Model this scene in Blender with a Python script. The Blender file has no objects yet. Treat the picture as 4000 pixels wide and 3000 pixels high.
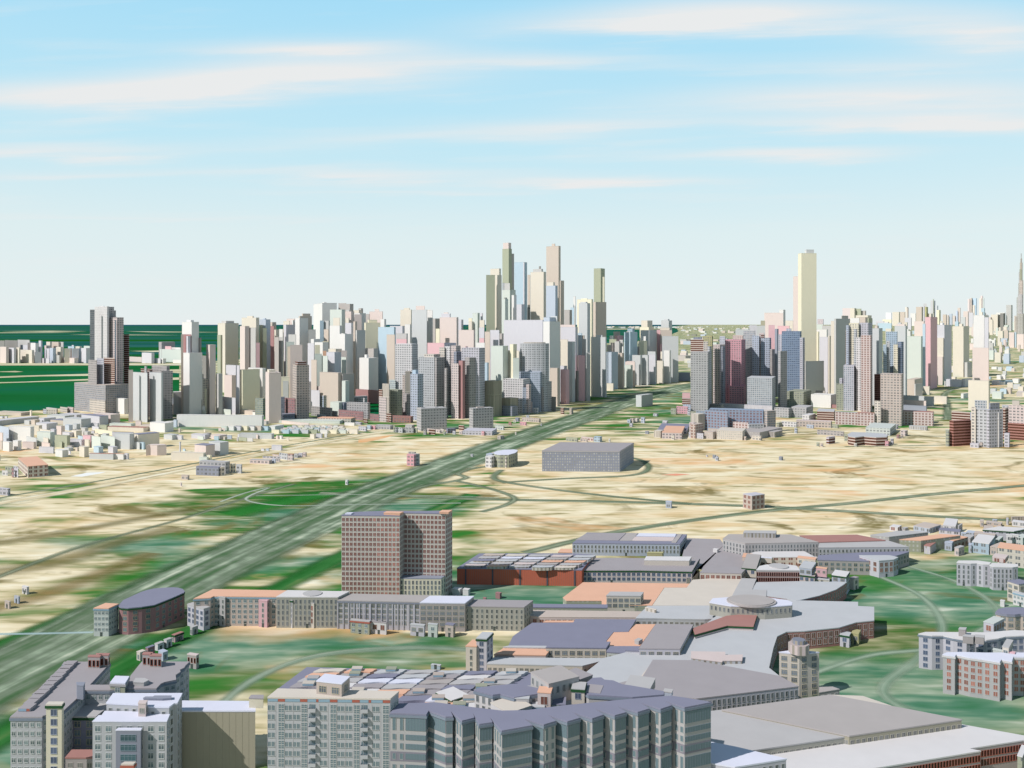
import bpy, math, random
from mathutils import noise as mnoise
random.seed(11)
C = bpy.context.scene.collection
SC = bpy.context.scene
# ---------------------------------------------------------------- camera
F = 3464.0          # focal length in pixels of the 4000 px wide photograph
H = 170.0           # height of the eye above the ground, metres
HY = 1268.0         # image row of the horizon
cam = bpy.data.cameras.new("camera"); camo = bpy.data.objects.new("camera", cam); C.objects.link(camo)
camo.location = (0, 0, H); camo.rotation_euler = (math.radians(90), 0, 0)
cam.sensor_width = 36; cam.lens = 36 * F / 4000; cam.shift_y = -(1500 - HY) / 4000
cam.clip_start = 1; cam.clip_end = 3e6
SC.camera = camo
SC.view_settings.view_transform = 'Standard'; SC.view_settings.look = 'None'
SC.view_settings.exposure = 0.0; SC.view_settings.gamma = 1; SC.view_settings.use_curve_mapping = False
# ---------------------------------------------------------------- sun and sky
SUN = (-1.0, -0.56, 1.05)
sl = math.sqrt(sum(c * c for c in SUN)); SUN = tuple(c / sl for c in SUN)
sun = bpy.data.lights.new("sun", 'SUN'); sun.energy = 5.0; sun.angle = math.radians(0.5); sun.color = (1, .96, .92)
suno = bpy.data.objects.new("sun", sun); C.objects.link(suno)
from mathutils import Vector
suno.rotation_euler = Vector(SUN).to_track_quat('Z', 'Y').to_euler()
suno.location = (0, 0, 900)

def N(nt, t, **kw):
    n = nt.nodes.new(t)
    for k, v in kw.items(): setattr(n, k, v)
    return n
def M(nt, op, a, b=None, c=None):
    n = nt.nodes.new('ShaderNodeMath'); n.operation = op
    for i, v in enumerate((a, b, c)):
        if v is None: continue
        if isinstance(v, (int, float)): n.inputs[i].default_value = v
        else: nt.links.new(v, n.inputs[i])
    return n.outputs[0]
def MIX(nt, f, a, b):
    n = nt.nodes.new('ShaderNodeMix'); n.data_type = 'RGBA'
    for s, v in ((n.inputs[0], f), (n.inputs[6], a), (n.inputs[7], b)):
        if isinstance(v, (int, float)): s.default_value = v
        elif isinstance(v, tuple): s.default_value = (*v[:3], 1)
        else: nt.links.new(v, s)
    return n.outputs[2]
def RAMP(nt, f, stops):
    n = nt.nodes.new('ShaderNodeValToRGB'); el = n.color_ramp.elements
    while len(el) < len(stops): el.new(0.5)
    for e, (p, c) in zip(el, stops): e.position = p; e.color = (*c, 1)
    nt.links.new(f, n.inputs[0]); return n.outputs[0]
def lin(r, g, b):
    return tuple(((c / 255 + .055) / 1.055) ** 2.4 if c > 10 else c / 255 / 12.92 for c in (r, g, b))

w = bpy.data.worlds.new("World"); SC.world = w; w.use_nodes = True
nt = w.node_tree; nt.nodes.clear()
out = N(nt, 'ShaderNodeOutputWorld'); bg = N(nt, 'ShaderNodeBackground')
sky = N(nt, 'ShaderNodeTexSky', sky_type='NISHITA'); sky.sun_disc = False
sky.sun_elevation = math.asin(SUN[2]); sky.sun_rotation = math.atan2(SUN[0], SUN[1]) % (2 * math.pi)
sky.altitude = 200; sky.air_density = 1.0; sky.dust_density = 0.6
tc = N(nt, 'ShaderNodeTexCoord'); sep = N(nt, 'ShaderNodeSeparateXYZ'); nt.links.new(tc.outputs['Generated'], sep.inputs[0])
x, y, z = sep.outputs
ya = M(nt, 'MAXIMUM', M(nt, 'ABSOLUTE', y), 0.05)
u = M(nt, 'DIVIDE', x, ya); v = M(nt, 'DIVIDE', z, ya)
# clear-air gradient over the Nishita sky: pale at the horizon, cyan above, deeper overhead
grad = RAMP(nt, z, [(0.0, lin(234, 242, 243)), (0.10, lin(226, 242, 244)), (0.20, lin(196, 236, 250)), (0.34, lin(170, 226, 252)), (0.5, lin(120, 150, 175)), (1.0, lin(60, 78, 100))])
skys = N(nt, 'ShaderNodeVectorMath', operation='SCALE'); nt.links.new(sky.outputs[0], skys.inputs[0]); skys.inputs['Scale'].default_value = 0.08
base = MIX(nt, 0.93, skys.outputs[0], grad)
cb = N(nt, 'ShaderNodeCombineXYZ')
nt.links.new(M(nt, 'MULTIPLY', u, 2.0), cb.inputs[0]); nt.links.new(M(nt, 'MULTIPLY', M(nt, 'SUBTRACT', v, M(nt, 'MULTIPLY', u, .03)), 26.0), cb.inputs[1])
nz = N(nt, 'ShaderNodeTexNoise'); nz.inputs['Scale'].default_value = 1.6; nz.inputs['Detail'].default_value = 6; nz.inputs['Roughness'].default_value = .55
nt.links.new(cb.outputs[0], nz.inputs['Vector'])
wob = M(nt, 'MULTIPLY', M(nt, 'SUBTRACT', nz.outputs[0], .5), .07)
acc = None
for (px, py, rx, ry, sl_, am) in [(250, 375, 620, 48, -.02, 1), (1250, 285, 560, 62, -.03, .95), (900, 330, 500, 40, -.05, .7), (1250, 185, 380, 26, 0, .75), (2250, 240, 420, 26, .02, .6), (2350, 85, 520, 38, -.05, .55), (3000, 50, 560, 50, .02, .9), (3850, 130, 420, 75, .05, .75), (2850, 110, 450, 25, 0, .3),
        (3800, 400, 650, 75, 0, .85), (3000, 390, 620, 45, -.04, .5), (3700, 490, 600, 30, 0, .5), (3450, 250, 500, 26, 0, .3), (1750, 545, 700, 30, -.02, .6), (150, 590, 520, 20, 0, .75), (3100, 606, 420, 20, 0, 1.1), (1300, 675, 700, 16, 0, .6), (2350, 708, 420, 14, 0, 1.0), (250, 690, 350, 12, 0, .5), (1600, 750, 500, 10, 0, .4), (2100, 500, 420, 25, -.05, .4), (500, 850, 900, 9, 0, .3), (2800, 480, 900, 16, 0, .3)]:
    u0, v0 = (px - 2000) / F, (HY - py) / F
    du = M(nt, 'DIVIDE', M(nt, 'SUBTRACT', u, u0), rx * 1.05 / F)
    dv = M(nt, 'DIVIDE', M(nt, 'SUBTRACT', M(nt, 'SUBTRACT', M(nt, 'ADD', v, M(nt, 'MULTIPLY', wob, .55)), v0), M(nt, 'MULTIPLY', M(nt, 'SUBTRACT', u, u0), -sl_)), ry * 1.3 / F)
    e = M(nt, 'MULTIPLY', M(nt, 'EXPONENT', M(nt, 'MULTIPLY', M(nt, 'ADD', M(nt, 'MULTIPLY', du, du), M(nt, 'MULTIPLY', dv, dv)), -1)), am)
    acc = e if acc is None else M(nt, 'ADD', acc, e)
cl = M(nt, 'MULTIPLY', acc, M(nt, 'ADD', M(nt, 'MULTIPLY', nz.outputs[0], 1.7), .05))
cl = M(nt, 'MINIMUM', M(nt, 'ADD', cl, M(nt, 'MULTIPLY', M(nt, 'MAXIMUM', M(nt, 'SUBTRACT', nz.outputs[0], .52), 0), 1.1)), .97)
col = MIX(nt, cl, base, lin(235, 236, 236))
nt.links.new(col, bg.inputs[0]); bg.inputs[1].default_value = 1.0
nt.links.new(bg.outputs[0], out.inputs[0])

# ---------------------------------------------------------------- helpers
def at(px, py, h=0.0):
    Y = F * (H - h) / (py - HY); return ((px - 2000) * Y / F, Y)
Z = {'R1': (0, 1100, 2.765), 'R2': (700, 1100, 2.765), 'R3': (1400, 1100, 2.765), 'R4': (2100, 1100, 2.765), 'R5': (2600, 1100, 2.765), 'R6': (3200, 1100, 2.765),
     'T': (1800, 900, 3.16), 'U': (2900, 950, 2.0109), 'L1': (0, 1560, 3.16), 'L2': (700, 1560, 3.16), 'M1': (1400, 1560, 2.0109), 'M2': (2500, 1560, 1.4747),
     'N6': (3400, 1980, 3.19), 'F1': (0, 2200, 2.074), 'F2': (1000, 1900, 2.074), 'F3': (1000, 2400, 2.212), 'F4': (1900, 2200, 2.074), 'F5': (1700, 1900, 1.8433),
     'F6': (2700, 1950, 1.7015), 'F7': (2700, 2400, 1.7015), 'P': (0, 0, 1)}
def nat(zn, x, y):
    o = Z[zn]; return (o[0] + x / o[2], o[1] + y / o[2])

COL = {'W': ((.61, .60, .585), 'white'), 'G': ((.43, .425, .415), 'grey'), 'K': ((.22, .215, .205), 'dark grey'), 'P': ((.57, .49, .46), 'pale pink'), 'R': ((.60, .39, .41), 'rose pink'), 'r': ((.60, .33, .36), 'deep rose'), 'b': ((.25, .31, .39), 'steel blue'),
       'B': ((.41, .46, .53), 'pale blue'), 'S': ((.39, .49, .56), 'sky blue'), 'Y': ((.66, .62, .48), 'pale yellow'), 'C': ((.58, .535, .46), 'cream'), 'M': ((.51, .55, .51), 'mint'),
       'N': ((.34, .36, .27), 'sage green'), 'n': ((.38, .375, .32), 'grey green'), 'L': ((.50, .495, .53), 'lavender'), 'T': ((.49, .425, .37), 'tan'), 'Q': ((.36, .19, .165), 'brick red'), 'D': ((.32, .18, .18), 'dark maroon'),
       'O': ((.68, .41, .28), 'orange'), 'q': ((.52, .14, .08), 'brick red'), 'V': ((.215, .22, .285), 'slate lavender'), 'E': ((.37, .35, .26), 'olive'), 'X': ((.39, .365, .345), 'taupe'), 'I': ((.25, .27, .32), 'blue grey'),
       'Z': ((.33, .31, .315), 'mauve grey'), 'H': ((.46, .475, .48), 'pale grey'), 'J': ((.10, .10, .12), 'charcoal'), 'A': ((.40, .38, .20), 'olive yellow'), 'U': ((.62, .64, .72), 'icy white')}
GLASS = {'w': (.11, .115, .12), 'g': (.15, .18, .21), 'h': (.006, .005, .005), 'v': (.20, .18, .15), 'b': (.16, .075, .06), 'B': (.07, .11, .17), 'f': (.30, .30, .28)}
MC = {}
def pbsdf(name, rough=.85, spec=.2):
    m = bpy.data.materials.new(name); m.use_nodes = True
    b = m.node_tree.nodes['Principled BSDF']; b.inputs['Roughness'].default_value = rough; b.inputs['Specular IOR Level'].default_value = spec
    return m, m.node_tree, b
def weather(nt, c, amt=.08, sc=.35):
    g = N(nt, 'ShaderNodeNewGeometry'); n = N(nt, 'ShaderNodeTexNoise'); n.inputs['Scale'].default_value = sc; n.inputs['Detail'].default_value = 5
    mp = N(nt, 'ShaderNodeMapping'); mp.inputs['Scale'].default_value = (1, 1, .25)
    nt.links.new(g.outputs['Position'], mp.inputs[0]); nt.links.new(mp.outputs[0], n.inputs['Vector'])
    k = M(nt, 'ADD', M(nt, 'MULTIPLY', M(nt, 'SUBTRACT', n.outputs[0], .5), amt * 2), 1)
    s = N(nt, 'ShaderNodeVectorMath', operation='SCALE')
    if isinstance(c, tuple): s.inputs[0].default_value = c[:3]
    else: nt.links.new(c, s.inputs[0])
    nt.links.new(k, s.inputs['Scale']); return s.outputs[0]
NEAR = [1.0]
def mat(code, style='p', amt=.05):
    key = (code, style, NEAR[0])
    if key in MC: return MC[key]
    c = COL[code][0] if isinstance(code, str) else code
    m, nt, b = pbsdf(f"{COL[code][1] if isinstance(code, str) else 'paint'} {style}")
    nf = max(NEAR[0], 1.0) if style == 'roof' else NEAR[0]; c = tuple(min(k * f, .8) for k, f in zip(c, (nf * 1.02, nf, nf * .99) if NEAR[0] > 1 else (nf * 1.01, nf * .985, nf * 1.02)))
    if style == 'p':
        nt.links.new(weather(nt, c, amt), b.inputs['Base Color'])
    elif style == 'roof':
        n = N(nt, 'ShaderNodeNewGeometry'); t = N(nt, 'ShaderNodeTexNoise'); t.inputs['Scale'].default_value = .12; t.inputs['Detail'].default_value = 7
        nt.links.new(n.outputs['Position'], t.inputs['Vector'])
        nt.links.new(MIX(nt, t.outputs[0], tuple(k * .85 for k in c), tuple(k * .97 for k in c)), b.inputs['Base Color'])
    else:
        uv = N(nt, 'ShaderNodeUVMap', uv_map='UVMap'); s = N(nt, 'ShaderNodeSeparateXYZ'); nt.links.new(uv.outputs[0], s.inputs[0])
        cw, ch, fx, fy = {'w': (5.0, 4.4, .58, .50), 'g': (3.6, 3.8, .66, .56), 'h': (1.3, 4.0, .70, .42), 'v': (2.6, 40, .45, .95), 'b': (5.2, 4.4, .55, .62), 'B': (4.0, 4.0, .8, .5), 'f': (2.8, 3.2, .42, .5)}[style]
        fu = M(nt, 'FRACT', M(nt, 'DIVIDE', s.outputs[0], cw)); fv = M(nt, 'FRACT', M(nt, 'DIVIDE', s.outputs[1], ch))
        iu = M(nt, 'LESS_THAN', M(nt, 'ABSOLUTE', M(nt, 'SUBTRACT', fu, .5)), fx / 2); iv = M(nt, 'LESS_THAN', M(nt, 'ABSOLUTE', M(nt, 'SUBTRACT', fv, .5)), fy / 2)
        msk = M(nt, 'MULTIPLY', iu, iv)
        if style in 'wb':   # a mullion in the middle of each pane
            msk = M(nt, 'MULTIPLY', msk, M(nt, 'GREATER_THAN', M(nt, 'ABSOLUTE', M(nt, 'SUBTRACT', fu, .5)), .035))
        gl = GLASS[style]
        wn = N(nt, 'ShaderNodeTexWhiteNoise', noise_dimensions='2D'); cb = N(nt, 'ShaderNodeCombineXYZ')
        nt.links.new(M(nt, 'FLOOR', M(nt, 'DIVIDE', s.outputs[0], cw)), cb.inputs[0]); nt.links.new(M(nt, 'FLOOR', M(nt, 'DIVIDE', s.outputs[1], ch)), cb.inputs[1]); nt.links.new(cb.outputs[0], wn.inputs['Vector'])
        if style == 'h':
            wall = MIX(nt, M(nt, 'LESS_THAN', M(nt, 'ABSOLUTE', M(nt, 'SUBTRACT', fv, .5)), .29), c, (.23, .085, .05))
        else:
            band = M(nt, 'GREATER_THAN', fv, .93); wall = MIX(nt, M(nt, 'MULTIPLY', band, .35), c, tuple(k * .6 for k in c))
        glv = MIX(nt, wn.outputs[0], tuple(k * .75 for k in gl), tuple(k * 1.5 + (.04 if style == 'w' else 0) for k in gl))
        nt.links.new(weather(nt, MIX(nt, msk, wall, glv), amt), b.inputs['Base Color'])
    MC[key] = m; return m
def flat_mat(name, c, rough=.8, spec=.3):
    k = ('flat', name)
    if k in MC: return MC[k]
    m, nt, b = pbsdf(name, rough, spec)
    nt.links.new(weather(nt, c, .06, .5), b.inputs['Base Color'])
    MC[k] = m; return m

def mesh_obj(name, verts, faces, m, parent=None, uvs=None, mats=None, fm=None, smooth=False):
    me = bpy.data.meshes.new(name); me.from_pydata(verts, [], faces)
    for q in (mats or [m]): me.materials.append(q)
    if fm:
        for p, i in zip(me.polygons, fm): p.material_index = i
    if uvs:
        L = me.uv_layers.new(name='UVMap')
        i = 0
        for fu in uvs:
            for c in fu: L.data[i].uv = c; i += 1
    me.update()
    o = bpy.data.objects.new(name, me); C.objects.link(o)
    if parent: o.parent = parent
    return o
def empty(name, loc):
    o = bpy.data.objects.new(name, None); C.objects.link(o); o.location = loc; o.empty_display_size = 2; return o
PEND = []
def tag(o, label=None, cat=None, group=None, kind=None, auto=None):
    if label: o['label'] = label
    if cat: o['category'] = cat
    if group: o['group'] = group
    if kind: o['kind'] = kind
    if auto: PEND.append((o, *auto))
def ccw(p):
    a = sum(p[i][0] * p[(i + 1) % len(p)][1] - p[(i + 1) % len(p)][0] * p[i][1] for i in range(len(p)))
    return p if a > 0 else p[::-1]
def offset(p, d):
    n = len(p); r = []
    for i in range(n):
        a, b, c = p[i - 1], p[i], p[(i + 1) % n]
        e1 = (b[0] - a[0], b[1] - a[1]); e2 = (c[0] - b[0], c[1] - b[1]); l1 = math.hypot(*e1) or 1; l2 = math.hypot(*e2) or 1
        n1 = (e1[1] / l1, -e1[0] / l1); n2 = (e2[1] / l2, -e2[0] / l2)
        k = 1 + n1[0] * n2[0] + n1[1] * n2[1]
        if k < .35: k = .35
        r.append((b[0] + d * (n1[0] + n2[0]) / k, b[1] + d * (n1[1] + n2[1]) / k))
    return r
def walls(name, p, z0, z1, m, parent, org, top=False):
    vs, fs, uv = [], [], []; per = 0
    n = len(p)
    for i in range(n):
        a, b = p[i], p[(i + 1) % n]; L = math.hypot(b[0] - a[0], b[1] - a[1]); k = len(vs)
        vs += [(a[0] - org[0], a[1] - org[1], z0), (b[0] - org[0], b[1] - org[1], z0), (b[0] - org[0], b[1] - org[1], z1), (a[0] - org[0], a[1] - org[1], z1)]
        fs.append((k, k + 1, k + 2, k + 3)); uv.append([(0, z0), (L, z0), (L, z1), (0, z1)])
    if top:
        k = len(vs); vs += [(a[0] - org[0], a[1] - org[1], z1) for a in p]; fs.append(tuple(range(k, k + n))); uv.append([(-.1, -.1)] * n)
    return mesh_obj(name, vs, fs, m, parent, uv)
def slab(name, p, z0, z1, m, parent, org):
    n = len(p)
    vs = [(a[0] - org[0], a[1] - org[1], z0) for a in p] + [(a[0] - org[0], a[1] - org[1], z1) for a in p]
    fs = [tuple(range(n - 1, -1, -1)), tuple(range(n, 2 * n))] + [(i, (i + 1) % n, n + (i + 1) % n, n + i) for i in range(n)]
    return mesh_obj(name, vs, fs, m, parent)
def boxes(name, L, mats, fm_of, parent=None):
    """L: list of (x0,x1,y0,y1,z0,z1,matidx) gathered into one mesh (one part)"""
    vs, fs, fm = [], [], []
    for (x0, x1, y0, y1, z0, z1, mi) in L:
        k = len(vs)
        vs += [(x0, y0, z0), (x1, y0, z0), (x1, y1, z0), (x0, y1, z0), (x0, y0, z1), (x1, y0, z1), (x1, y1, z1), (x0, y1, z1)]
        fs += [(k, k + 3, k + 2, k + 1), (k + 4, k + 5, k + 6, k + 7), (k, k + 1, k + 5, k + 4), (k + 1, k + 2, k + 6, k + 5), (k + 2, k + 3, k + 7, k + 6), (k + 3, k, k + 4, k + 7)]
        fm += [mi] * 6
    return vs, fs, fm
# window kinds: (cell width, floor height, window width, window height, glass, frame, mullions)
WK = {'n': (3.0, 2.95, 1.7, 1.7, (.10, .135, .15), (.50, .51, .50), 1), 'N': (2.3, 3.1, 1.0, 2.1, (.13, .14, .15), (.33, .33, .32), 0), 'b': (3.1, 3.6, 2.2, 2.7, (.18, .082, .065), (.46, .45, .44), 1),
      'r': (5.2, 3.2, 4.9, 1.9, (.045, .085, .10), (.20, .25, .29), 3), 'k': (1.3, 3.3, .8, 2.2, (.004, .003, .003), (.28, .07, .04), 0), 'y': (3.6, 3.1, 2.1, 1.9, (.09, .12, .15), (.36, .33, .22), 1),
      'a': (2.6, 3.0, 1.1, 2.0, (.10, .11, .11), (.45, .45, .42), 0), 'p': (3.0, 3.1, 1.9, 1.9, (.07, .09, .14), (.30, .32, .38), 1), 'v': (2.5, 3.0, 1.5, 1.5, (.15, .15, .145), (.40, .38, .34), 1),
      's': (1.9, 3.0, 1.2, 1.4, (.12, .16, .17), (.48, .49, .48), 1), 'd': (2.35, 3.05, 1.6, 2.0, (.27, .115, .09), (.42, .41, .41), 1), 'c': (3.3, 3.1, 2.4, 2.0, (.12, .14, .17), (.40, .36, .26), 2)}
WM = {}
def win_mesh(k, scale_w=None):
    key = (k, scale_w)
    if key in WM: return WM[key]
    cw, fh, ww, wh, g, fr, mu = WK[k]
    if scale_w: ww = scale_w
    m1 = MC.get(('glass', k))
    if not m1:
        m1, nt, b = pbsdf('glass ' + k, .25, .35)
        oi = N(nt, 'ShaderNodeObjectInfo')
        nt.links.new(MIX(nt, oi.outputs['Random'], tuple(c * .7 for c in g), tuple(c * 1.5 for c in g)), b.inputs['Base Color']); MC[('glass', k)] = m1
    m2 = flat_mat('frame ' + k, fr)
    t = .10; L = [(-ww / 2, ww / 2, -.05, .3, .02, wh - .02, 0), (-ww / 2 - t, ww / 2 + t, -.16, .3, -.14, 0, 1), (-ww / 2 - t, ww / 2 + t, -.12, .3, wh, wh + .1, 1),
                  (-ww / 2 - t, -ww / 2, -.11, .3, 0, wh, 1), (ww / 2, ww / 2 + t, -.11, .3, 0, wh, 1)]
    for i in range(mu):
        xx = -ww / 2 + ww * (i + 1) / (mu + 1); L.append((xx - .05, xx + .05, -.09, .28, .02, wh - .02, 1))
    if k in 'nscyr' : L.append((-ww / 2, ww / 2, -.085, .27, wh * .68, wh * .68 + .07, 1))
    vs, fs, fm = boxes('window', L, None, None)
    me = bpy.data.meshes.new('window'); me.from_pydata(vs, [], fs); me.materials.append(m1); me.materials.append(m2)
    for p_, i in zip(me.polygons, fm): p_.material_index = i
    WM[key] = me; return me
NWIN = [0]
def place_windows(root, org, p, z0, z1, k, faces=None, cap=100, maxpy=3060, skip_top=.9):
    """separate window objects on every wall that turns to the camera side"""
    cw, fh, ww, wh = WK[k][:4]; spots = []
    n = len(p)
    for i in range(n):
        a, b = p[i], p[(i + 1) % n]; L = math.hypot(b[0] - a[0], b[1] - a[1])
        if L < ww + .5: continue
        nx_, ny_ = (b[1] - a[1]) / L, -(b[0] - a[0]) / L; mx, my = (a[0] + b[0]) / 2, (a[1] + b[1]) / 2
        vis = -(nx_ * mx + ny_ * my) / math.hypot(mx, my)
        if vis < .02: continue
        cnt = max(1, int((L - .3) / cw)); rows = max(1, int((z1 - z0 - skip_top) / fh))
        for r in range(rows):
            zb = z1 - skip_top - (r + 1) * fh + (fh - wh) / 2 + .2
            if zb < z0 + .15: continue
            for c in range(cnt):
                t = (c + .5) * (L / cnt) / L; X, Y = a[0] + (b[0] - a[0]) * t, a[1] + (b[1] - a[1]) * t
                if Y < 40: continue
                py = HY + F * (H - zb) / Y; px = 2000 + F * X / Y
                if py > maxpy or px > 4080 or px < -80: continue
                spots.append((Y - 60 * vis, X, Y, zb, math.atan2(b[1] - a[1], b[0] - a[0])))
    spots.sort(key=lambda s: s[0])
    me = win_mesh(k)
    for j, (q, X, Y, zb, an) in enumerate(spots[:cap]):
        o = bpy.data.objects.new('window', me); C.objects.link(o); o.parent = root
        o.location = (X - org[0], Y - org[1], zb); o.rotation_euler = (0, 0, an); NWIN[0] += 1
    rest = spots[cap:]
    if rest:
        vs, fs, fm = [], [], []; base = [v.co.copy() for v in me.vertices]; bf = [tuple(q.vertices) for q in me.polygons]; bm_ = [q.material_index for q in me.polygons]
        for (q, X, Y, zb, an) in rest:
            ca, sa = math.cos(an), math.sin(an); kk = len(vs)
            vs += [(X - org[0] + v.x * ca - v.y * sa, Y - org[1] + v.x * sa + v.y * ca, zb + v.z) for v in base]
            fs += [tuple(i_ + kk for i_ in f_) for f_ in bf]; fm += bm_
        o = mesh_obj('window', vs, fs, None, root, mats=list(me.materials), fm=fm); o['kind'] = 'stuff'
KN = {'tower': 'tower', 'block': 'block', 'house': 'house', 'hall': 'hall', 'shop': 'shop building'}
def solve(xm, x0, x1, P, th):
    t0, t1 = (x0 - 2000) / F, (x1 - 2000) / F; c, s = math.cos(th), math.sin(th)
    da = -s - t0 * c; db = c - t1 * s
    a = (t0 * P[1] - P[0]) / da if abs(da) > 1e-6 else -1
    b = (t1 * P[1] - P[0]) / db if abs(db) > 1e-6 else -1
    return a, b
def footprint(x0, xm, x1, yb, hb, th):
    P = at(xm, yb, hb); tm = (xm - 2000) / F; w_ = (x1 - x0) / F * P[1]
    if xm - x0 < 1.2 and x1 - xm < 1.2: xm = x0
    if xm - x0 < 1.2:
        th = math.atan(-(x0 - 2000) / F); b = solve(xm, x0, x1, P, th)[1]; a = min(max(b * .7, 4), 60)
    elif x1 - xm < 1.2:
        th = math.pi / 2 - math.atan((x1 - 2000) / F); a = solve(xm, x0, x1, P, th)[0]; b = min(max(a * .7, 4), 60)
    else:
        best = None
        for dth in (0, -8, 8, -16, 16, -25, 25, -35, 35):
            a, b = solve(xm, x0, x1, P, th + math.radians(dth))
            ok = 0 < a < max(3.2 * w_, 12) and 0 < b < max(3.2 * w_, 12)
            if ok: best = (th + math.radians(dth), a, b); break
        if best: th, a, b = best
        else:
            th = math.atan(-tm) + math.radians(45); a, b = [min(max(q, 3), 2 * w_ + 5) for q in solve(xm, x0, x1, P, th)]
    c, s = math.cos(th), math.sin(th)
    d1, d2 = (-s, c), (c, s)
    return [P, (P[0] + b * d2[0], P[1] + b * d2[1]), (P[0] + b * d2[0] + a * d1[0], P[1] + b * d2[1] + a * d1[1]), (P[0] + a * d1[0], P[1] + a * d1[1])], P
LAST = {}
def box(zn, x0, xm, x1, yt, yb, wc, st='p', th=None, roof=None, hb=0, kind='tower', zone='', wins=None, label=None, trim=None, simple=False, wmax=3060, round_=False, grp=None):
    (x0, yt), (x1, yb) = nat(zn, x0, yt), nat(zn, x1, yb); xm = nat(zn, xm, 0)[0]
    if th is None: th = 52
    if kind == 'tower' and hb == 0 and (st == 'p' or 'lagoon' in zone) and th > 54: th = 54
    p, P = footprint(x0, xm, x1, yb, hb, math.radians(th))
    h = H - (yt - HY) * P[1] / F
    if h < hb + 1.5: h = hb + 1.5
    p = ccw(p)
    if round_:
        cx_, cy_ = sum(q[0] for q in p) / 4, sum(q[1] for q in p) / 4
        ax, ay = (p[1][0] - p[0][0]) / 2, (p[1][1] - p[0][1]) / 2; bx, by = (p[2][0] - p[1][0]) / 2, (p[2][1] - p[1][1]) / 2
        p = [(cx_ + ax * math.cos(t) + bx * math.sin(t), cy_ + ay * math.cos(t) + by * math.sin(t)) for t in [k * math.tau / 20 for k in range(20)]]
    return build(p, hb, h, wc, st, roof or wc, kind, zone, (x0 + x1) / 2, wins, label, trim, simple, wmax, grp)
def build(p, hb, h, wc, st, roof, kind, zone, pxc, wins=None, label=None, trim=None, simple=False, wmax=3060, grp=None, cap=100):
    cx, cy = sum(q[0] for q in p) / len(p), sum(q[1] for q in p) / len(p); org = (cx, cy)
    if kind == 'tower' and not label:
        if 'skyline at far right' in zone or 'horizon' in zone: kind = 'skyscraper'
        elif st != 'p': kind = 'high_rise'
        elif h < 52 and h < 1.6 * max(max(q[0] for q in p) - min(q[0] for q in p), 1) or 'island' in zone: kind = 'office_block'
    if kind == 'house' and not label:
        if simple: kind = 'outbuilding'
        elif 'pastel' in zone: kind = 'row_house'
        elif st == 'p': kind = 'warehouse'
    name = {'block': 'apartment_block', 'shop': 'commercial_building'}.get(kind, kind)
    zb = hb - (.3 if hb == 0 else .05)
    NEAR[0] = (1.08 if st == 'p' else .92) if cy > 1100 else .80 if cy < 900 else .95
    roof_o = None
    if simple:
        o = walls(name, [(q[0], q[1]) for q in p], zb, h, mat(wc, st), None, org, top=True); o.location = (cx, cy, 0); root = o
    else:
        root = empty(name, (cx, cy, 0))
        rt = .5 if h - hb > 6 else .3
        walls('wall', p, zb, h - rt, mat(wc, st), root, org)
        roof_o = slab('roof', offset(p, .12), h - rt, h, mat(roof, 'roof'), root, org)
        if trim:
            slab('cornice', offset(p, .3), h - rt - .85, h - rt - .05, trim if not isinstance(trim, str) else mat(trim, 'p'), root, org)
        if wins and hb == 0 and 330 < cy < 760:
            best = None
            for i in range(len(p)):
                a, b = p[i], p[(i + 1) % len(p)]; L = math.hypot(b[0] - a[0], b[1] - a[1])
                if L < 3: continue
                nx_, ny_ = (b[1] - a[1]) / L, -(b[0] - a[0]) / L; s_ = -(nx_ * a[0] + ny_ * a[1]) / math.hypot(*a) * L
                if best is None or s_ > best[0]: best = (s_, a, b, L)
            if best:
                _, a, b, L = best; an = math.atan2(b[1] - a[1], b[0] - a[0]); t = .5
                vs, fs, fm = boxes('door', [(-.6, .6, -.15, .1, 0, 2.2, 0), (-.7, .7, -.3, .1, 2.2, 2.3, 0)], None, None)
                d_ = mesh_obj('door', vs, fs, flat_mat('dark door', (.06, .075, .07), .5), root, fm=fm)
                d_.location = (a[0] + (b[0] - a[0]) * t - org[0], a[1] + (b[1] - a[1]) * t - org[1], 0); d_.rotation_euler = (0, 0, an)
        if wins: place_windows(root, org, p, hb, h - rt, wins, maxpy=wmax, cap=cap)
    cats = {'tower': 'tower', 'block': 'apartment block', 'house': 'house', 'hall': 'large building', 'shop': 'commercial building', 'skyscraper': 'skyscraper', 'high_rise': 'high-rise', 'office_block': 'office block', 'outbuilding': 'outbuilding', 'row_house': 'row house', 'warehouse': 'warehouse'}
    styl = {'w': 'windowed', 'g': 'glass-gridded', 'h': 'dark-banded', 'v': 'finned', 'b': 'brown-windowed', 'B': 'blue-windowed', 'f': 'small-windowed', 'p': ''}[st]
    cname = COL[wc][1] if isinstance(wc, str) else 'painted'
    if label: tag(root, label, cats[kind], grp)
    else: tag(root, None, cats[kind], grp or (f"{cats[kind]}s {zone}"), auto=(cname, (styl + ' ' if styl else '') + kind.replace('_', ' '), zone, pxc, h))
    LAST.update(root=root, org=org, h=h, p=p, Y=cy, wc=wc, roof=roof_o)
    return root
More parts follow.
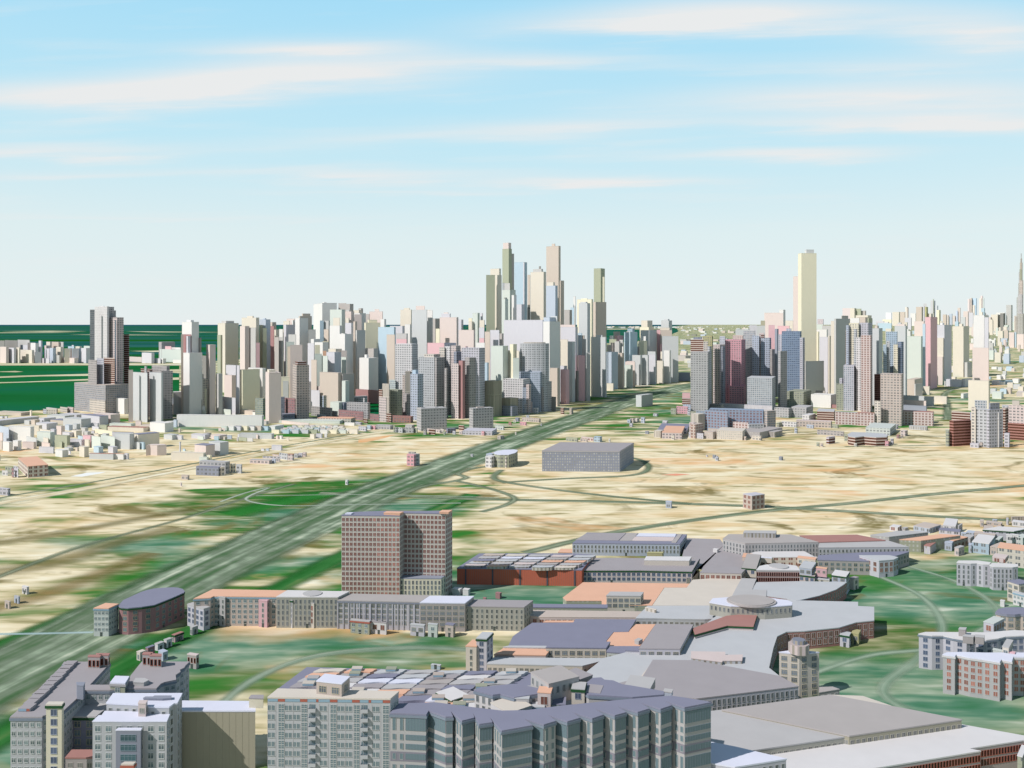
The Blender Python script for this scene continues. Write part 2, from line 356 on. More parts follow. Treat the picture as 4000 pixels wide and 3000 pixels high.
def top(zn, x0, x1, yt, code=None, st='p'):
    """a lift house or setback on the roof of the last building"""
    r, org, h, p = LAST['root'], LAST['org'], LAST['h'], LAST['p']
    cy = org[1]; (nx0, nyt) = nat(zn, x0, yt); nx1 = nat(zn, x1, 0)[0]
    X0, X1 = (nx0 - 2000) * cy / F, (nx1 - 2000) * cy / F; w_ = X1 - X0; hh = max(H - (nyt - HY) * cy / F, h + 1.2)
    px_ = [a[0] for a in p]; ext = max(px_) - min(px_); k = min(max(w_ / ext, .12), .86)
    sh = (X0 + X1) / 2 - org[0]; lim = ext * (1 - k) / 2 * .9; sh = max(-lim, min(lim, sh))
    ax = p[1][0] - p[0][0], p[1][1] - p[0][1]; bx = p[2][0] - p[1][0], p[2][1] - p[1][1]
    if len(p) == 4 and abs(bx[0]) > abs(ax[0]): ax = bx
    f_ = sh / ax[0] if len(p) == 4 and abs(ax[0]) > 1e-3 else 0; f_ = max(-(1 - k) / 2, min((1 - k) / 2, f_)) * .95
    q = [(org[0] + (a[0] - org[0]) * k + ax[0] * f_, org[1] + (a[1] - org[1]) * k + ax[1] * f_) for a in p]
    walls('lift_house', q, h - .05, hh, mat(code or LAST['wc'], st), LAST.get('roof') or r, org, top=True)
def prism(zn, pts, h, wc, roof=None, st='p', hb=0, kind='hall', zone='', wins=None, label=None, trim=None, wmax=3060, grp=None, cap=100):
    """building whose roof outline is pts (seen at height h)"""
    nn = [nat(zn, *q) for q in pts]; p = ccw([at(a, b, h) for a, b in nn])
    return build(p, hb, h, wc, st, roof or wc, kind, zone, sum(a for a, b in nn) / len(nn), wins, label, trim, False, wmax, grp, cap)
def table(zn, txt, kind, zone, **kw):
    for ln in txt.strip().splitlines():
        for row in ln.split(','):
            f = row.split()
            if not f: continue
            if f[0] == '+': top(zn, float(f[1]), float(f[2]), float(f[3]), f[4] if len(f) > 4 else None, f[5] if len(f) > 5 else 'p'); continue
            x0, xm, x1, yt, yb = map(float, f[:5]); c = f[5]; st = f[6] if len(f) > 6 else 'p'; th = float(f[7]) if len(f) > 7 else None; roof = f[8] if len(f) > 8 else None
            box(zn, x0, xm, x1, yt, yb, c, st, th, roof, kind=kind, zone=zone, **kw)
# ---------------------------------------------------------------- ground, sea, roads
def ground_sheet():
    # rows spaced evenly in viewing angle so that near ground is finely divided, out to the horizon
    ys = [HY + 0.45 * (1.35 ** i) for i in range(9)]
    yy = ys[-1] + 3
    while yy < 3900: ys.append(yy); yy += 5 + (yy - HY) * .012
    ys += [5200, 9000, 20000]
    cols = [-3.2 + 6.4 * i / 400 for i in range(401)]
    patches = [  # (px, py, rx, ry, weight cream, green, teal)  colour zones of the open land
        (2000, 1300, 4000, 40, .5, .5, .3), (3200, 1850, 1500, 180, 3, 0, 0), (3300, 2030, 1100, 70, 2.6, 0, 0), (2600, 2090, 700, 60, 2.4, 0, 0), (300, 1750, 900, 80, 2.2, .2, 0), (900, 1870, 700, 70, 2.4, 0, 0), (300, 2030, 500, 70, 2.2, .25, 0), (100, 2200, 420, 70, 2.0, 1.2, .1),
        (1100, 1790, 500, 60, 2, .3, 0), (1700, 1760, 400, 60, 2.2, .1, 0), (1200, 1640, 700, 40, .5, 1.2, .2), (1300, 1950, 420, 70, 0, 8, 0), (1100, 2000, 340, 75, 0, 6, 0), (400, 2200, 420, 40, .2, 1.5, .3), (250, 2330, 350, 45, 1.4, .3, .2), (200, 2250, 500, 60, 1.3, 1.0, 0), (100, 2420, 400, 90, 1.6, .9, .3),
        (3300, 2350, 900, 220, .2, 1.9, 1.0), (3300, 2700, 900, 200, .1, 2.2, .7), (1300, 2520, 700, 90, .1, 1.6, 1.6), (900, 2300, 600, 90, .3, 1.6, 1.0), (700, 2700, 500, 150, .4, 1.4, 1.0), (100, 2850, 500, 250, .4, 1.2, 1.4), (1900, 2350, 500, 90, .2, 2.2, .3), (1700, 2230, 500, 40, .1, 2.6, .2),
        (1900, 2460, 500, 12, 4, 0, 0), (1500, 2455, 600, 10, 3, 0, 0), (2600, 1640, 350, 55, .5, 2.2, .7), (2300, 1690, 400, 40, 1.2, .8, .4), (3550, 1600, 350, 90, .9, 1.1, .4), (3700, 1500, 500, 60, 1.2, .9, 0), (2900, 1345, 500, 35, .8, 1.2, 0), (500, 1600, 600, 30, 2, .4, 0), (700, 2250, 260, 60, .6, 1.2, 1.0),
        (2100, 1560, 500, 35, .8, 1.6, .5), (1500, 1700, 700, 25, .8, 1.1, .4), (2900, 1760, 900, 45, 2.2, .2, .1), (3500, 1690, 600, 35, 1.4, .9, 0), (1450, 2330, 300, 60, 1.2, 1.0, .2), (1200, 2270, 250, 25, 2.2, .5, 0)]
    vs, fs, cc = [], [], []
    for y in ys:
        Y = F * H / (y - HY)
        for t in cols: vs.append((t * Y, Y, 0))
    # behind the camera too
    W_ = len(cols)
    for r in range(len(ys) - 1):
        for c in range(W_ - 1): fs.append((r * W_ + c, (r + 1) * W_ + c, (r + 1) * W_ + c + 1, r * W_ + c + 1))
    for (X, Y, _) in vs:
        px, py = 2000 + F * X / Y, HY + F * H / Y
        a = [.9, .8, .35]
        for (bx, by, rx, ry, wc, wg, wt) in patches:
            e = ((px - bx) / rx) ** 2 + ((py - by) / ry) ** 2
            if e < 6:
                e = math.exp(-e * 1.3); a[0] += wc * e; a[1] += wg * e; a[2] += wt * e
        s = sum(a) / 1.0; cc.append(tuple(q / s for q in a))
    k = len(vs); yb = F * H / (20000 - HY)
    vs += [(-3.2 * yb, yb, 0), (3.2 * yb, yb, 0), (900, -600, 0), (-900, -600, 0)]; cc += [(.3, .5, .2)] * 4
    base = (len(ys) - 1) * W_
    fs.append(tuple([base + i for i in range(W_ - 1, -1, -1)] + [k + 3, k + 2]))
    m, nt, b = pbsdf('open land', .95, .05)
    g = N(nt, 'ShaderNodeNewGeometry'); at_ = N(nt, 'ShaderNodeVertexColor', layer_name='zone')
    def noise(sx, sy, sc, det, rough=.55, off=0, dist=0):
        mp = N(nt, 'ShaderNodeMapping'); mp.inputs['Scale'].default_value = (sx, sy, 1); mp.inputs['Location'].default_value = (off, off * .7, 0)
        n = N(nt, 'ShaderNodeTexNoise'); n.inputs['Scale'].default_value = sc; n.inputs['Detail'].default_value = det; n.inputs['Roughness'].default_value = rough; n.inputs['Distortion'].default_value = dist
        nt.links.new(g.outputs['Position'], mp.inputs[0]); nt.links.new(mp.outputs[0], n.inputs['Vector']); return n.outputs[0]
    n1 = noise(.36, 1, .050, 3, .5, 0, .5); n2 = noise(.5, 1.1, .019, 3, .5, 41, .4); n3 = noise(.5, 1, .009, 3, .5, 93); n4 = noise(.28, 1, .13, 2, .5, 17)
    mixn = M(nt, 'ADD', M(nt, 'MULTIPLY', n1, .6), M(nt, 'MULTIPLY', n4, .4))
    cream = RAMP(nt, mixn, [(.28, (.20, .16, .07)), (.39, (.38, .33, .18)), (.46, (.60, .51, .33)), (.56, (.71, .62, .44)), (.66, (.76, .71, .57))])
    cream = MIX(nt, RAMP(nt, n2, [(.48, (0, 0, 0)), (.68, (.7, .7, .7))]), cream, (.62, .40, .19))
    green = RAMP(nt, mixn, [(.30, (.010, .10, .010)), (.43, (.045, .13, .022)), (.49, (.12, .16, .055)), (.56, (.24, .25, .13)), (.63, (.34, .37, .26)), (.70, (.55, .55, .44))])
    green = MIX(nt, RAMP(nt, n2, [(.5, (0, 0, 0)), (.64, (1, 1, 1))]), green, MIX(nt, n1, (.008, .15, .01), (.05, .16, .035)))
    teal = RAMP(nt, mixn, [(.32, (.03, .14, .06)), (.44, (.07, .18, .11)), (.52, (.14, .24, .16)), (.60, (.26, .33, .24)), (.68, (.46, .49, .40))])
    sp = N(nt, 'ShaderNodeSeparateColor'); nt.links.new(at_.outputs[0], sp.inputs[0])
    wob = M(nt, 'MULTIPLY', M(nt, 'SUBTRACT', n2, .5), 2.6); wob3 = M(nt, 'MULTIPLY', M(nt, 'SUBTRACT', n3, .5), 2.6)
    gw = M(nt, 'ADD', sp.outputs[1], wob)
    tw = M(nt, 'ADD', sp.outputs[2], wob3); cw = sp.outputs[0]
    def sm(v, a, b_):
        n = N(nt, 'ShaderNodeMapRange', interpolation_type='SMOOTHSTEP'); n.inputs[1].default_value = a; n.inputs[2].default_value = b_; nt.links.new(v, n.inputs[0]); return n.outputs[0]
    c1 = MIX(nt, sm(M(nt, 'SUBTRACT', gw, cw), -.28, .22), cream, green)
    c2 = MIX(nt, sm(M(nt, 'SUBTRACT', tw, M(nt, 'MULTIPLY', cw, .9)), -.18, .25), c1, teal)
    dk = RAMP(nt, noise(.8, 1, .014, 4, .6, 200, .8), [(.57, (0, 0, 0)), (.67, (.85, .85, .85))])
    c2 = MIX(nt, dk, c2, (.15, .12, .035))
    rs = RAMP(nt, noise(.45, 1, .011, 4, .6, 333, .6), [(.60, (0, 0, 0)), (.70, (.75, .75, .75))])
    c2 = MIX(nt, rs, c2, (.66, .36, .17))
    nt.links.new(c2, b.inputs['Base Color'])
    o = mesh_obj('ground', vs, fs, m)
    ca = o.data.color_attributes.new('zone', 'FLOAT_COLOR', 'POINT')
    for i, c in enumerate(cc): ca.data[i].color = (*c, 1)
    o['kind'] = 'structure'
ground_sheet()

def gm(name, stops, sx, sy, sc, rough=.9, spec=.1, det=4):
    m, nt, b = pbsdf(name, rough, spec); g = N(nt, 'ShaderNodeNewGeometry')
    mp = N(nt, 'ShaderNodeMapping'); mp.inputs['Scale'].default_value = (sx, sy, 1); n = N(nt, 'ShaderNodeTexNoise'); n.inputs['Scale'].default_value = sc; n.inputs['Detail'].default_value = det
    nt.links.new(g.outputs['Position'], mp.inputs[0]); nt.links.new(mp.outputs[0], n.inputs['Vector'])
    nt.links.new(RAMP(nt, n.outputs[0], stops), b.inputs['Base Color']); return m
def sheet(name, pts, z, m, zn='P', label=None):
    p = ccw([at(*nat(zn, *q), z) for q in pts]); o = mesh_obj(name, [(a, b, z) for a, b in p], [tuple(range(len(p)))], m)
    o['kind'] = 'structure'
    if label: o['label'] = label
    return o
deep_m = gm('deep sea', [(.4, (.004, .05, .10)), (.6, (.008, .09, .12))], .05, 1, .0005, .9, .02)
sheet('sea', [(-6000, 1272.5), (2600, 1272.5), (2690, 1268.6), (-6000, 1268.6)], 4, deep_m, label='thin dark blue line of open sea at the horizon')
sea_m = gm('sea green', [(.35, (.001, .085, .012)), (.5, (.003, .11, .028)), (.62, (.002, .10, .05)), (.72, (.006, .10, .09))], .25, 1, .0022, .9, .02)
far_m = gm('far sea', [(.36, (.001, .08, .002)), (.47, (.002, .09, .03)), (.55, (.004, .075, .075)), (.63, (.03, .13, .10)), (.70, (.004, .06, .11))], .04, 1, .0009, .9, .02, 5)
sheet('sea', [(-1500, 1650), (0, 1612), (130, 1604), (300, 1590), (420, 1570), (560, 1560), (700, 1530), (700, 1428), (-1500, 1428)], .3, sea_m, label='green coastal lagoon left of the towers')
sheet('sea', [(-3500, 1416), (760, 1416), (1500, 1360), (2150, 1352), (2560, 1330), (2650, 1295), (2640, 1274), (2700, 1268.7), (-6000, 1268.7)], .9, far_m, label='open sea below the horizon, banded green and blue')
sheet('sea', [(1380, 1620), (1700, 1620), (1700, 1540), (1380, 1540)], .3, sea_m, label='green water seen between the apartment towers')
sand_m = gm('sand', [(.35, (.36, .32, .18)), (.55, (.58, .53, .36)), (.7, (.62, .60, .50))], .2, 1, .01)
for k, (pts, zz) in enumerate([([(0, 1451), (60, 1449), (92, 1452), (60, 1454), (0, 1453)], .7), ([(-200, 1478), (60, 1468), (345, 1460), (345, 1468), (160, 1470), (0, 1476)], .7), ([(-200, 1497), (100, 1491), (345, 1480), (345, 1486), (150, 1492), (0, 1497)], .7),
        ([(-900, 1420), (700, 1419), (900, 1424), (700, 1427), (-900, 1428)], .7), ([(0, 1294), (200, 1292), (340, 1294), (200, 1296)], 2), ([(-100, 1299), (300, 1298), (200, 1300), (0, 1301)], 2), ([(270, 1307), (420, 1306), (700, 1309), (420, 1309)], 2),
        ([(490, 1294), (720, 1296), (900, 1298), (600, 1298)], 2), ([(700, 1442), (560, 1446), (700, 1458), (900, 1450)], .7), ([(560, 1478), (700, 1474), (700, 1483), (600, 1486)], .7),
        ([(505, 1371), (640, 1369), (700, 1372), (600, 1375)], 1.5), ([(1810, 1277), (2100, 1276), (2600, 1278), (2100, 1279.5)], 3), ([(2370, 1284), (2620, 1283), (2620, 1286), (2370, 1287)], 2.5)]):
    sheet('sandbank', pts, zz, sand_m)

def ribbon(name, pts, wid, z, stops, stripes, label, soft=.16, alpha=1.0):
    """a road through the pixel way-points, wid metres wide, soft verges"""
    P = [at(*q) for q in pts]; Q = []
    n = len(P)
    for i in range(n - 1):     # Catmull-Rom
        p0, p1, p2, p3 = P[max(i - 1, 0)], P[i], P[i + 1], P[min(i + 2, n - 1)]
        for s in range(10):
            t = s / 10; Q.append(tuple(.5 * ((2 * p1[k]) + (-p0[k] + p2[k]) * t + (2 * p0[k] - 5 * p1[k] + 4 * p2[k] - p3[k]) * t * t + (-p0[k] + 3 * p1[k] - 3 * p2[k] + p3[k]) * t ** 3) for k in (0, 1)))
    Q.append(P[-1]); vs, fs, uv = [], [], []; L = 0
    for i, q in enumerate(Q):
        a, b = Q[max(i - 1, 0)], Q[min(i + 1, len(Q) - 1)]; d = math.hypot(b[0] - a[0], b[1] - a[1]) or 1; nx, ny = -(b[1] - a[1]) / d, (b[0] - a[0]) / d
        w0 = wid if not callable(wid) else wid(i / (len(Q) - 1))
        if i: L += math.hypot(q[0] - Q[i - 1][0], q[1] - Q[i - 1][1])
        vs += [(q[0] + nx * w0 / 2, q[1] + ny * w0 / 2, z), (q[0] - nx * w0 / 2, q[1] - ny * w0 / 2, z)]; uv.append(L)
    fu = []
    for i in range(len(Q) - 1):
        fs.append((2 * i, 2 * i + 1, 2 * i + 3, 2 * i + 2)); fu.append([(0, uv[i]), (1, uv[i]), (1, uv[i + 1]), (0, uv[i + 1])])
    m, nt, b = pbsdf(name + ' surface', .9, .1)
    u_ = N(nt, 'ShaderNodeUVMap', uv_map='UVMap'); s = N(nt, 'ShaderNodeSeparateXYZ'); nt.links.new(u_.outputs[0], s.inputs[0])
    mp = N(nt, 'ShaderNodeMapping'); mp.inputs['Scale'].default_value = (stripes, .006, 1); t = N(nt, 'ShaderNodeTexNoise'); t.inputs['Scale'].default_value = 1; t.inputs['Detail'].default_value = 3
    nt.links.new(u_.outputs[0], mp.inputs[0]); nt.links.new(mp.outputs[0], t.inputs['Vector'])
    g = N(nt, 'ShaderNodeNewGeometry'); t2 = N(nt, 'ShaderNodeTexNoise'); t2.inputs['Scale'].default_value = .06; t2.inputs['Detail'].default_value = 4; nt.links.new(g.outputs['Position'], t2.inputs['Vector'])
    f = M(nt, 'ADD', M(nt, 'MULTIPLY', t.outputs[0], .72), M(nt, 'MULTIPLY', t2.outputs[0], .28))
    nt.links.new(RAMP(nt, f, stops), b.inputs['Base Color'])
    e = M(nt, 'SUBTRACT', .5, M(nt, 'ABSOLUTE', M(nt, 'SUBTRACT', s.outputs[0], .5)))
    mr = N(nt, 'ShaderNodeMapRange', interpolation_type='SMOOTHSTEP'); mr.inputs[1].default_value = 0; mr.inputs[2].default_value = soft; nt.links.new(M(nt, 'ADD', e, M(nt, 'MULTIPLY', M(nt, 'SUBTRACT', t2.outputs[0], .5), .12)), mr.inputs[0])
    nt.links.new(M(nt, 'MULTIPLY', mr.outputs[0], alpha), b.inputs['Alpha'])
    o = mesh_obj(name, vs, fs, m, None, fu); o['kind'] = 'structure'; o['label'] = label; return o
hw = [(.36, (.045, .11, .04)), (.45, (.095, .145, .08)), (.52, (.15, .19, .13)), (.58, (.24, .30, .21)), (.65, (.44, .47, .36))]
gv = [(.3, (.08, .12, .06)), (.5, (.16, .20, .13)), (.65, (.30, .32, .22))]
cr = [(.3, (.40, .30, .16)), (.45, (.56, .47, .30)), (.55, (.66, .60, .44)), (.7, (.70, .68, .58))]
gr = [(.35, (.010, .10, .012)), (.55, (.03, .14, .03)), (.7, (.12, .18, .06))]
ribbon('grass', [(-300, 2640), (250, 2420), (700, 2225), (1100, 2045), (1420, 1925), (1650, 1840)], 26, .03, gr, 3, 'green verge left of the wide highway', .4)
ribbon('grass', [(-300, 3050), (150, 2790), (500, 2590), (900, 2390), (1300, 2190), (1600, 2040), (1850, 1930)], 30, .035, gr, 3, 'green verge right of the wide highway', .4)
ribbon('road', [(-500, 2900), (-100, 2690), (330, 2480), (720, 2270), (1160, 2065), (1500, 1915), (1800, 1800), (2060, 1705), (2260, 1635), (2450, 1568), (2620, 1522), (2760, 1496), (2900, 1480)], lambda t: 74 + 22 * t, .05, hw, 8, 'wide grey green highway running diagonally through the city', .22)
ribbon('road', [(-300, 2020), (0, 1965), (350, 1905), (700, 1838), (1000, 1778), (1300, 1722), (1480, 1690), (1700, 1660)], 26, .045, cr, 4, 'pale sandy road on the left leading to the low houses', .35)
ribbon('road', [(-300, 2010), (0, 1945), (350, 1885), (700, 1822), (1000, 1762), (1250, 1718), (1450, 1682)], 9, .055, gv, 2, 'narrow green edged lane along the sandy road', .45)
ribbon('road', [(1250, 1925), (1500, 1935), (1900, 1950), (2300, 1958), (2620, 1966), (3000, 1980), (3400, 2003), (3800, 2025), (4200, 2045)], 16, .04, gv, 3, 'straight grey road crossing the sandy plain', .4)
ribbon('road', [(2050, 2160), (2350, 2090), (2650, 2040), (3000, 1995), (3300, 1968), (3650, 1930), (4000, 1897), (4300, 1870)], 15, .06, gv, 3, 'grey road climbing right across the sandy plain', .4)
ribbon('road', [(1560, 1935), (1650, 1900), (1780, 1878), (1820, 1865), (1790, 1850), (1850, 1830), (1980, 1812)], 14, .065, gv, 2, 'curving slip road beside the small round roofed block', .5)
ribbon('road', [(1780, 1878), (1900, 1905), (1980, 1930), (2010, 1950), (1970, 1975), (1880, 2000)], 12, .062, gv, 2, 'hooked slip road ending above the red warehouse', .5)
ribbon('road', [(1960, 1835), (1930, 1860), (1960, 1880), (2150, 1910), (2400, 1940), (2700, 1968)], 14, .058, gv, 2, 'slip road bending right past the grey office block', .5)
ribbon('road', [(1960, 1885), (2200, 1870), (2450, 1858), (2530, 1835), (2510, 1800), (2400, 1775)], 14, .067, gv, 2, 'loop road around the front of the grey office block', .5)
ribbon('road', [(860, 1960), (960, 1925), (1050, 1905), (960, 1950), (1100, 1975), (1350, 1972), (1800, 1965)], 6, .068, [(.3, (.2, .26, .2)), (.6, (.42, .46, .38))], 2, 'thin pale ramp looping over the green field', .5)
ribbon('road', [(1000, 1937), (1400, 1932), (1750, 1938), (1950, 1945)], 4, .07, [(.3, (.2, .26, .2)), (.6, (.42, .46, .38))], 2, 'thin straight pale ramp across the green field', .5)
ribbon('road', [(1650, 1700), (2000, 1678), (2400, 1672), (2700, 1680), (3100, 1690), (3500, 1700), (4000, 1712)], 10, .052, gv, 2, 'street behind the grey office block', .5)
ribbon('road', [(2250, 1640), (2450, 1608), (2650, 1600), (2850, 1630), (2750, 1680), (2400, 1690)], 9, .054, gv, 2, 'loop road left of the pink tower cluster', .5)
ribbon('road', [(3700, 1640), (3700, 1580), (3690, 1540), (3740, 1515), (3850, 1500)], 22, .05, gv, 4, 'road winding away beside the red roofed complex', .4)
ribbon('road', [(3950, 1720), (3800, 1735), (3500, 1742), (3300, 1745)], 10, .051, gv, 2, 'street in front of the right hand towers', .5)
ribbon('path', [(700, 2990), (820, 2800), (1000, 2650), (1250, 2560), (1600, 2530), (1850, 2540)], 10, .071, [(.3, (.10, .19, .12)), (.6, (.36, .42, .33))], 3, 'pale path crossing the lawn left of the patchwork roofs', .5, .8)
ribbon('path', [(3430, 2250), (3600, 2330), (3680, 2450), (3600, 2560), (3450, 2700), (3700, 2830), (4100, 2900)], 9, .072, [(.3, (.12, .22, .14)), (.6, (.34, .42, .32))], 3, 'winding pale path on the lawn at right', .5, .8)
ribbon('path', [(3150, 2640), (3400, 2560), (3700, 2520), (3900, 2400), (3750, 2280), (3500, 2200)], 8, .073, [(.3, (.12, .22, .14)), (.6, (.34, .42, .32))], 3, 'curving path between the mall and the right hand blocks', .5, .8)
ribbon('path', [(-200, 2478), (100, 2476), (365, 2470)], 5, .074, [(.3, (.24, .36, .36)), (.6, (.42, .52, .52))], 2, 'pale blue track reaching the mint block from the left', .5, .9)
ribbon('road', [(-200, 2330), (300, 2140), (700, 2030), (960, 1945), (1150, 1890)], 12, .056, gv, 3, 'faint lane running beside the wide highway at left', .5, .7)
ribbon('grass', [(-200, 2260), (200, 2200), (450, 2120), (700, 2060)], 46, .016, [(.35, (.12, .11, .03)), (.55, (.24, .19, .07)), (.7, (.40, .34, .18))], 3, 'olive brown scrub band beside the wide highway at left', .5, .55)
ribbon('grass', [(-200, 2420), (150, 2330), (420, 2230), (600, 2160)], 34, .017, [(.35, (.14, .12, .03)), (.6, (.28, .19, .07))], 3, 'ochre strip near the three tiny huts', .5, .5)
ribbon('grass', [(-200, 2150), (250, 2080), (520, 2030), (760, 1990)], 34, .015, [(.35, (.12, .11, .03)), (.6, (.20, .17, .06))], 3, 'olive scrub strip on the sandy plain at left', .5, .5)
ribbon('grass', [(900, 2010), (1080, 1965), (1250, 1935), (1420, 1910), (1580, 1880)], 70, .02, [(.35, (.006, .12, .008)), (.55, (.02, .15, .02)), (.7, (.10, .18, .06))], 2, 'bright green field left of the highway', .45)
orange_m = gm('orange earth', [(.35, (.62, .33, .14)), (.6, (.66, .42, .24))], .3, 1, .05)
sheet('earth', [(1400, 1717), (1480, 1705), (1545, 1698), (1500, 1712), (1430, 1727), (1400, 1730)], .012, orange_m, label='orange earth strip beside the lane')
sheet('earth', [(2580, 1855), (2640, 1850), (2700, 1853), (2640, 1858)], .012, gm('red earth', [(.4, (.62, .17, .10)), (.6, (.66, .3, .2))], .3, 1, .05), label='small red earth patch on the sandy plain')
white_m = flat_mat('white paving', (.72, .72, .70))
sheet('pavement', [(275, 1861), (340, 1846), (415, 1843), (390, 1850), (320, 1862)], .014, white_m, label='white paved patch on the sandy plain')
# ---------------------------------------------------------------- foreground buildings
GREEN = flat_mat('dark green trim', (.012, .06, .02)); SLATE = flat_mat('slate blue band', (.17, .20, .25)); REDP = flat_mat('red panel', (.33, .10, .07)); BLUEG = flat_mat('blue glass band', (.22, .32, .40), .3)
def sub(name, zn, pts, h, hb, wc, roof=None, st='p', wins=None, wmax=3060):
    """a raised block that is a part of the last building"""
    r, org = LAST['root'], LAST['org']; p = ccw([at(*nat(zn, *q), h) for q in pts])
    if hb > 0 and LAST.get('roof') is not None and not wins: r = LAST['roof']
    walls(name, p, hb - .05, h - .3, mat(wc, st), r, org); slab('roof', offset(p, .1), h - .3, h, mat(roof or wc, 'roof'), r, org)
    if wins: place_windows(r, org, p, hb, h - .3, wins, cap=60, maxpy=wmax)
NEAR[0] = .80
# the large L-shaped block with the saw-tooth side
prism('F1', [(85, 1243), (340, 1243), (345, 1235), (515, 1190), (648, 1070), (690, 1025), (890, 1025), (1020, 1012), (1265, 1012), (1300, 975), (1330, 962), (1425, 942), (1420, 905), (1460, 878), (1455, 862), (1490, 845), (1500, 828), (1533, 797), (1150, 797), (1060, 910), (1030, 985), (725, 985), (892, 806), (880, 798), (520, 798), (500, 832), (130, 1205)], 38,
      'H', 'Z', 'p', 0, 'block', wins='s', label='big pale grey block at bottom left with a saw-tooth row of dormers along its roof', trim=SLATE)
LA = dict(LAST)
for (x, y, w_) in [(500, 845, 88), (478, 877, 78), (442, 908, 82), (403, 943, 90), (372, 977, 92), (340, 1012, 82), (308, 1047, 84), (260, 1085, 96), (230, 1121, 86), (188, 1160, 84), (146, 1203, 98)]:
    a = at(*nat('F1', x, y), 38); b = at(*nat('F1', x + w_, y), 38); o = LAST['org']
    L = [(a[0] - o[0], b[0] - o[0], a[1] - o[1], a[1] + 4.2 - o[1], 37.9, 39.1, 0), (a[0] - o[0] + .2, a[0] - o[0] + (b[0] - a[0]) * .68, a[1] - o[1] - .08, a[1] - o[1], 38.15, 38.95, 1), (a[0] - o[0] + (b[0] - a[0]) * .7, b[0] - o[0] - .2, a[1] - o[1] - .06, a[1] - o[1], 38.15, 38.95, 2)]
    vs, fs, fm = boxes('dormer', L, None, None); mesh_obj('dormer', vs, fs, None, LAST['root'], mats=[mat('Z', 'roof'), BLUEG, REDP], fm=fm)
sub('lift_house', 'F1', [(623, 985), (675, 990), (688, 963), (620, 963)], 43, 38, 'I')
sub('penthouse', 'F1', [(1080, 960), (1165, 965), (1205, 945), (1170, 930), (1100, 930)], 39.5, 38, 'G')
for pts in ([(712, 755), (808, 757), (825, 740), (720, 742)], [(808, 742), (878, 744), (890, 728), (780, 728)], [(1153, 735), (1225, 738), (1240, 720), (1165, 718)], [(1212, 748), (1308, 750), (1308, 733), (1225, 730)]):
    sub('penthouse', 'F1', pts, 42.5, 38, 'X', 'Q', wins='k')
prism('F1', [(373, 1142), (500, 1142), (517, 1121), (395, 1121)], 46, 'Y', 'C', kind='block', wins='p', label='narrow pale yellow tower with dark windows and a green roof edge, bottom left', trim=GREEN)
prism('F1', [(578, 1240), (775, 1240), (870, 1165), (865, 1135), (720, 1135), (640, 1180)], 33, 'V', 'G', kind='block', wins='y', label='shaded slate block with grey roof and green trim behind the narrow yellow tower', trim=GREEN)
prism('F1', [(530, 1572), (765, 1572), (765, 1510), (583, 1510)], 25, 'X', 'Q', kind='block', wins='v', label='low shaded block with a terracotta roof at the bottom edge')
prism('F1', [(893, 965), (1012, 970), (1045, 915), (935, 912)], 40.5, 'N', 'U', hb=18, kind='block', wins='n', label='small green grey block with white roof inside the left courtyard', trim='G')
prism('F1', [(862, 1130), (1120, 1142), (1195, 1160), (1370, 1162), (1410, 1132), (1435, 1130), (1475, 1052), (918, 1053)], 42.5, 'H', 'U', kind='hall', wins='a', label='stone block with white flat roof and a glass bay, bottom left', wmax=3060)
LB = dict(LAST)
sub('front_wing', 'F1', [(750, 1280), (1350, 1280), (1378, 1213), (1365, 1206), (850, 1196), (825, 1230), (800, 1232)], 40, 0, 'H', 'U', wins='n')
sub('glass_bay', 'F1', [(938, 1350), (1140, 1350), (1150, 1333), (960, 1333)], 38.24, 0, 'I', 'U', wins='r')
sub('penthouse', 'F1', [(1120, 1132), (1180, 1134), (1195, 1110), (1130, 1110)], 44.5, 40, 'P', wins='v')
sub('skylight', 'F1', [(1162, 1090), (1318, 1093), (1388, 1088), (1388, 1072), (1252, 1072), (1240, 1080), (1180, 1080)], 43.4, 42.5, 'I')
prism('F1', [(985, 1625), (1080, 1625), (1097, 1608), (1010, 1608)], 31.5, 'T', 'C', kind='block', wins='v', label='tiny red banded block cut by the bottom edge', trim=REDP)
prism('F1', [(1432, 1193), (2068, 1193), (2068, 1117), (1475, 1113)], 36, 'E', 'U', kind='hall', label='windowless olive block with white flat roof between the stone block and mint tower', trim=None)
r_, o_ = LAST['root'], LAST['org']     # vertical panel joints of the blank wall
p0, p1 = at(*nat('F1', 1432, 1193), 36), at(*nat('F1', 2068, 1193), 36)
for k in range(1, 12):
    t = k / 12; X = p0[0] + (p1[0] - p0[0]) * t - o_[0]; Yy = p0[1] + (p1[1] - p0[1]) * t - o_[1]
    vs, fs, fm = boxes('pilaster', [(X - .05, X + .05, Yy - .05, Yy + .1, -.2, 35.4, 0)], None, None); mesh_obj('wall_joint', vs, fs, mat('E', 'p'), r_, fm=fm)
prism('F1', [(1432, 1193), (1432, 1115), (1418, 1100), (1380, 1160), (1360, 1215)], 37, 'K', 'G', kind='block', label='thin dark infill wall beside the olive block', wins=None) if False else None
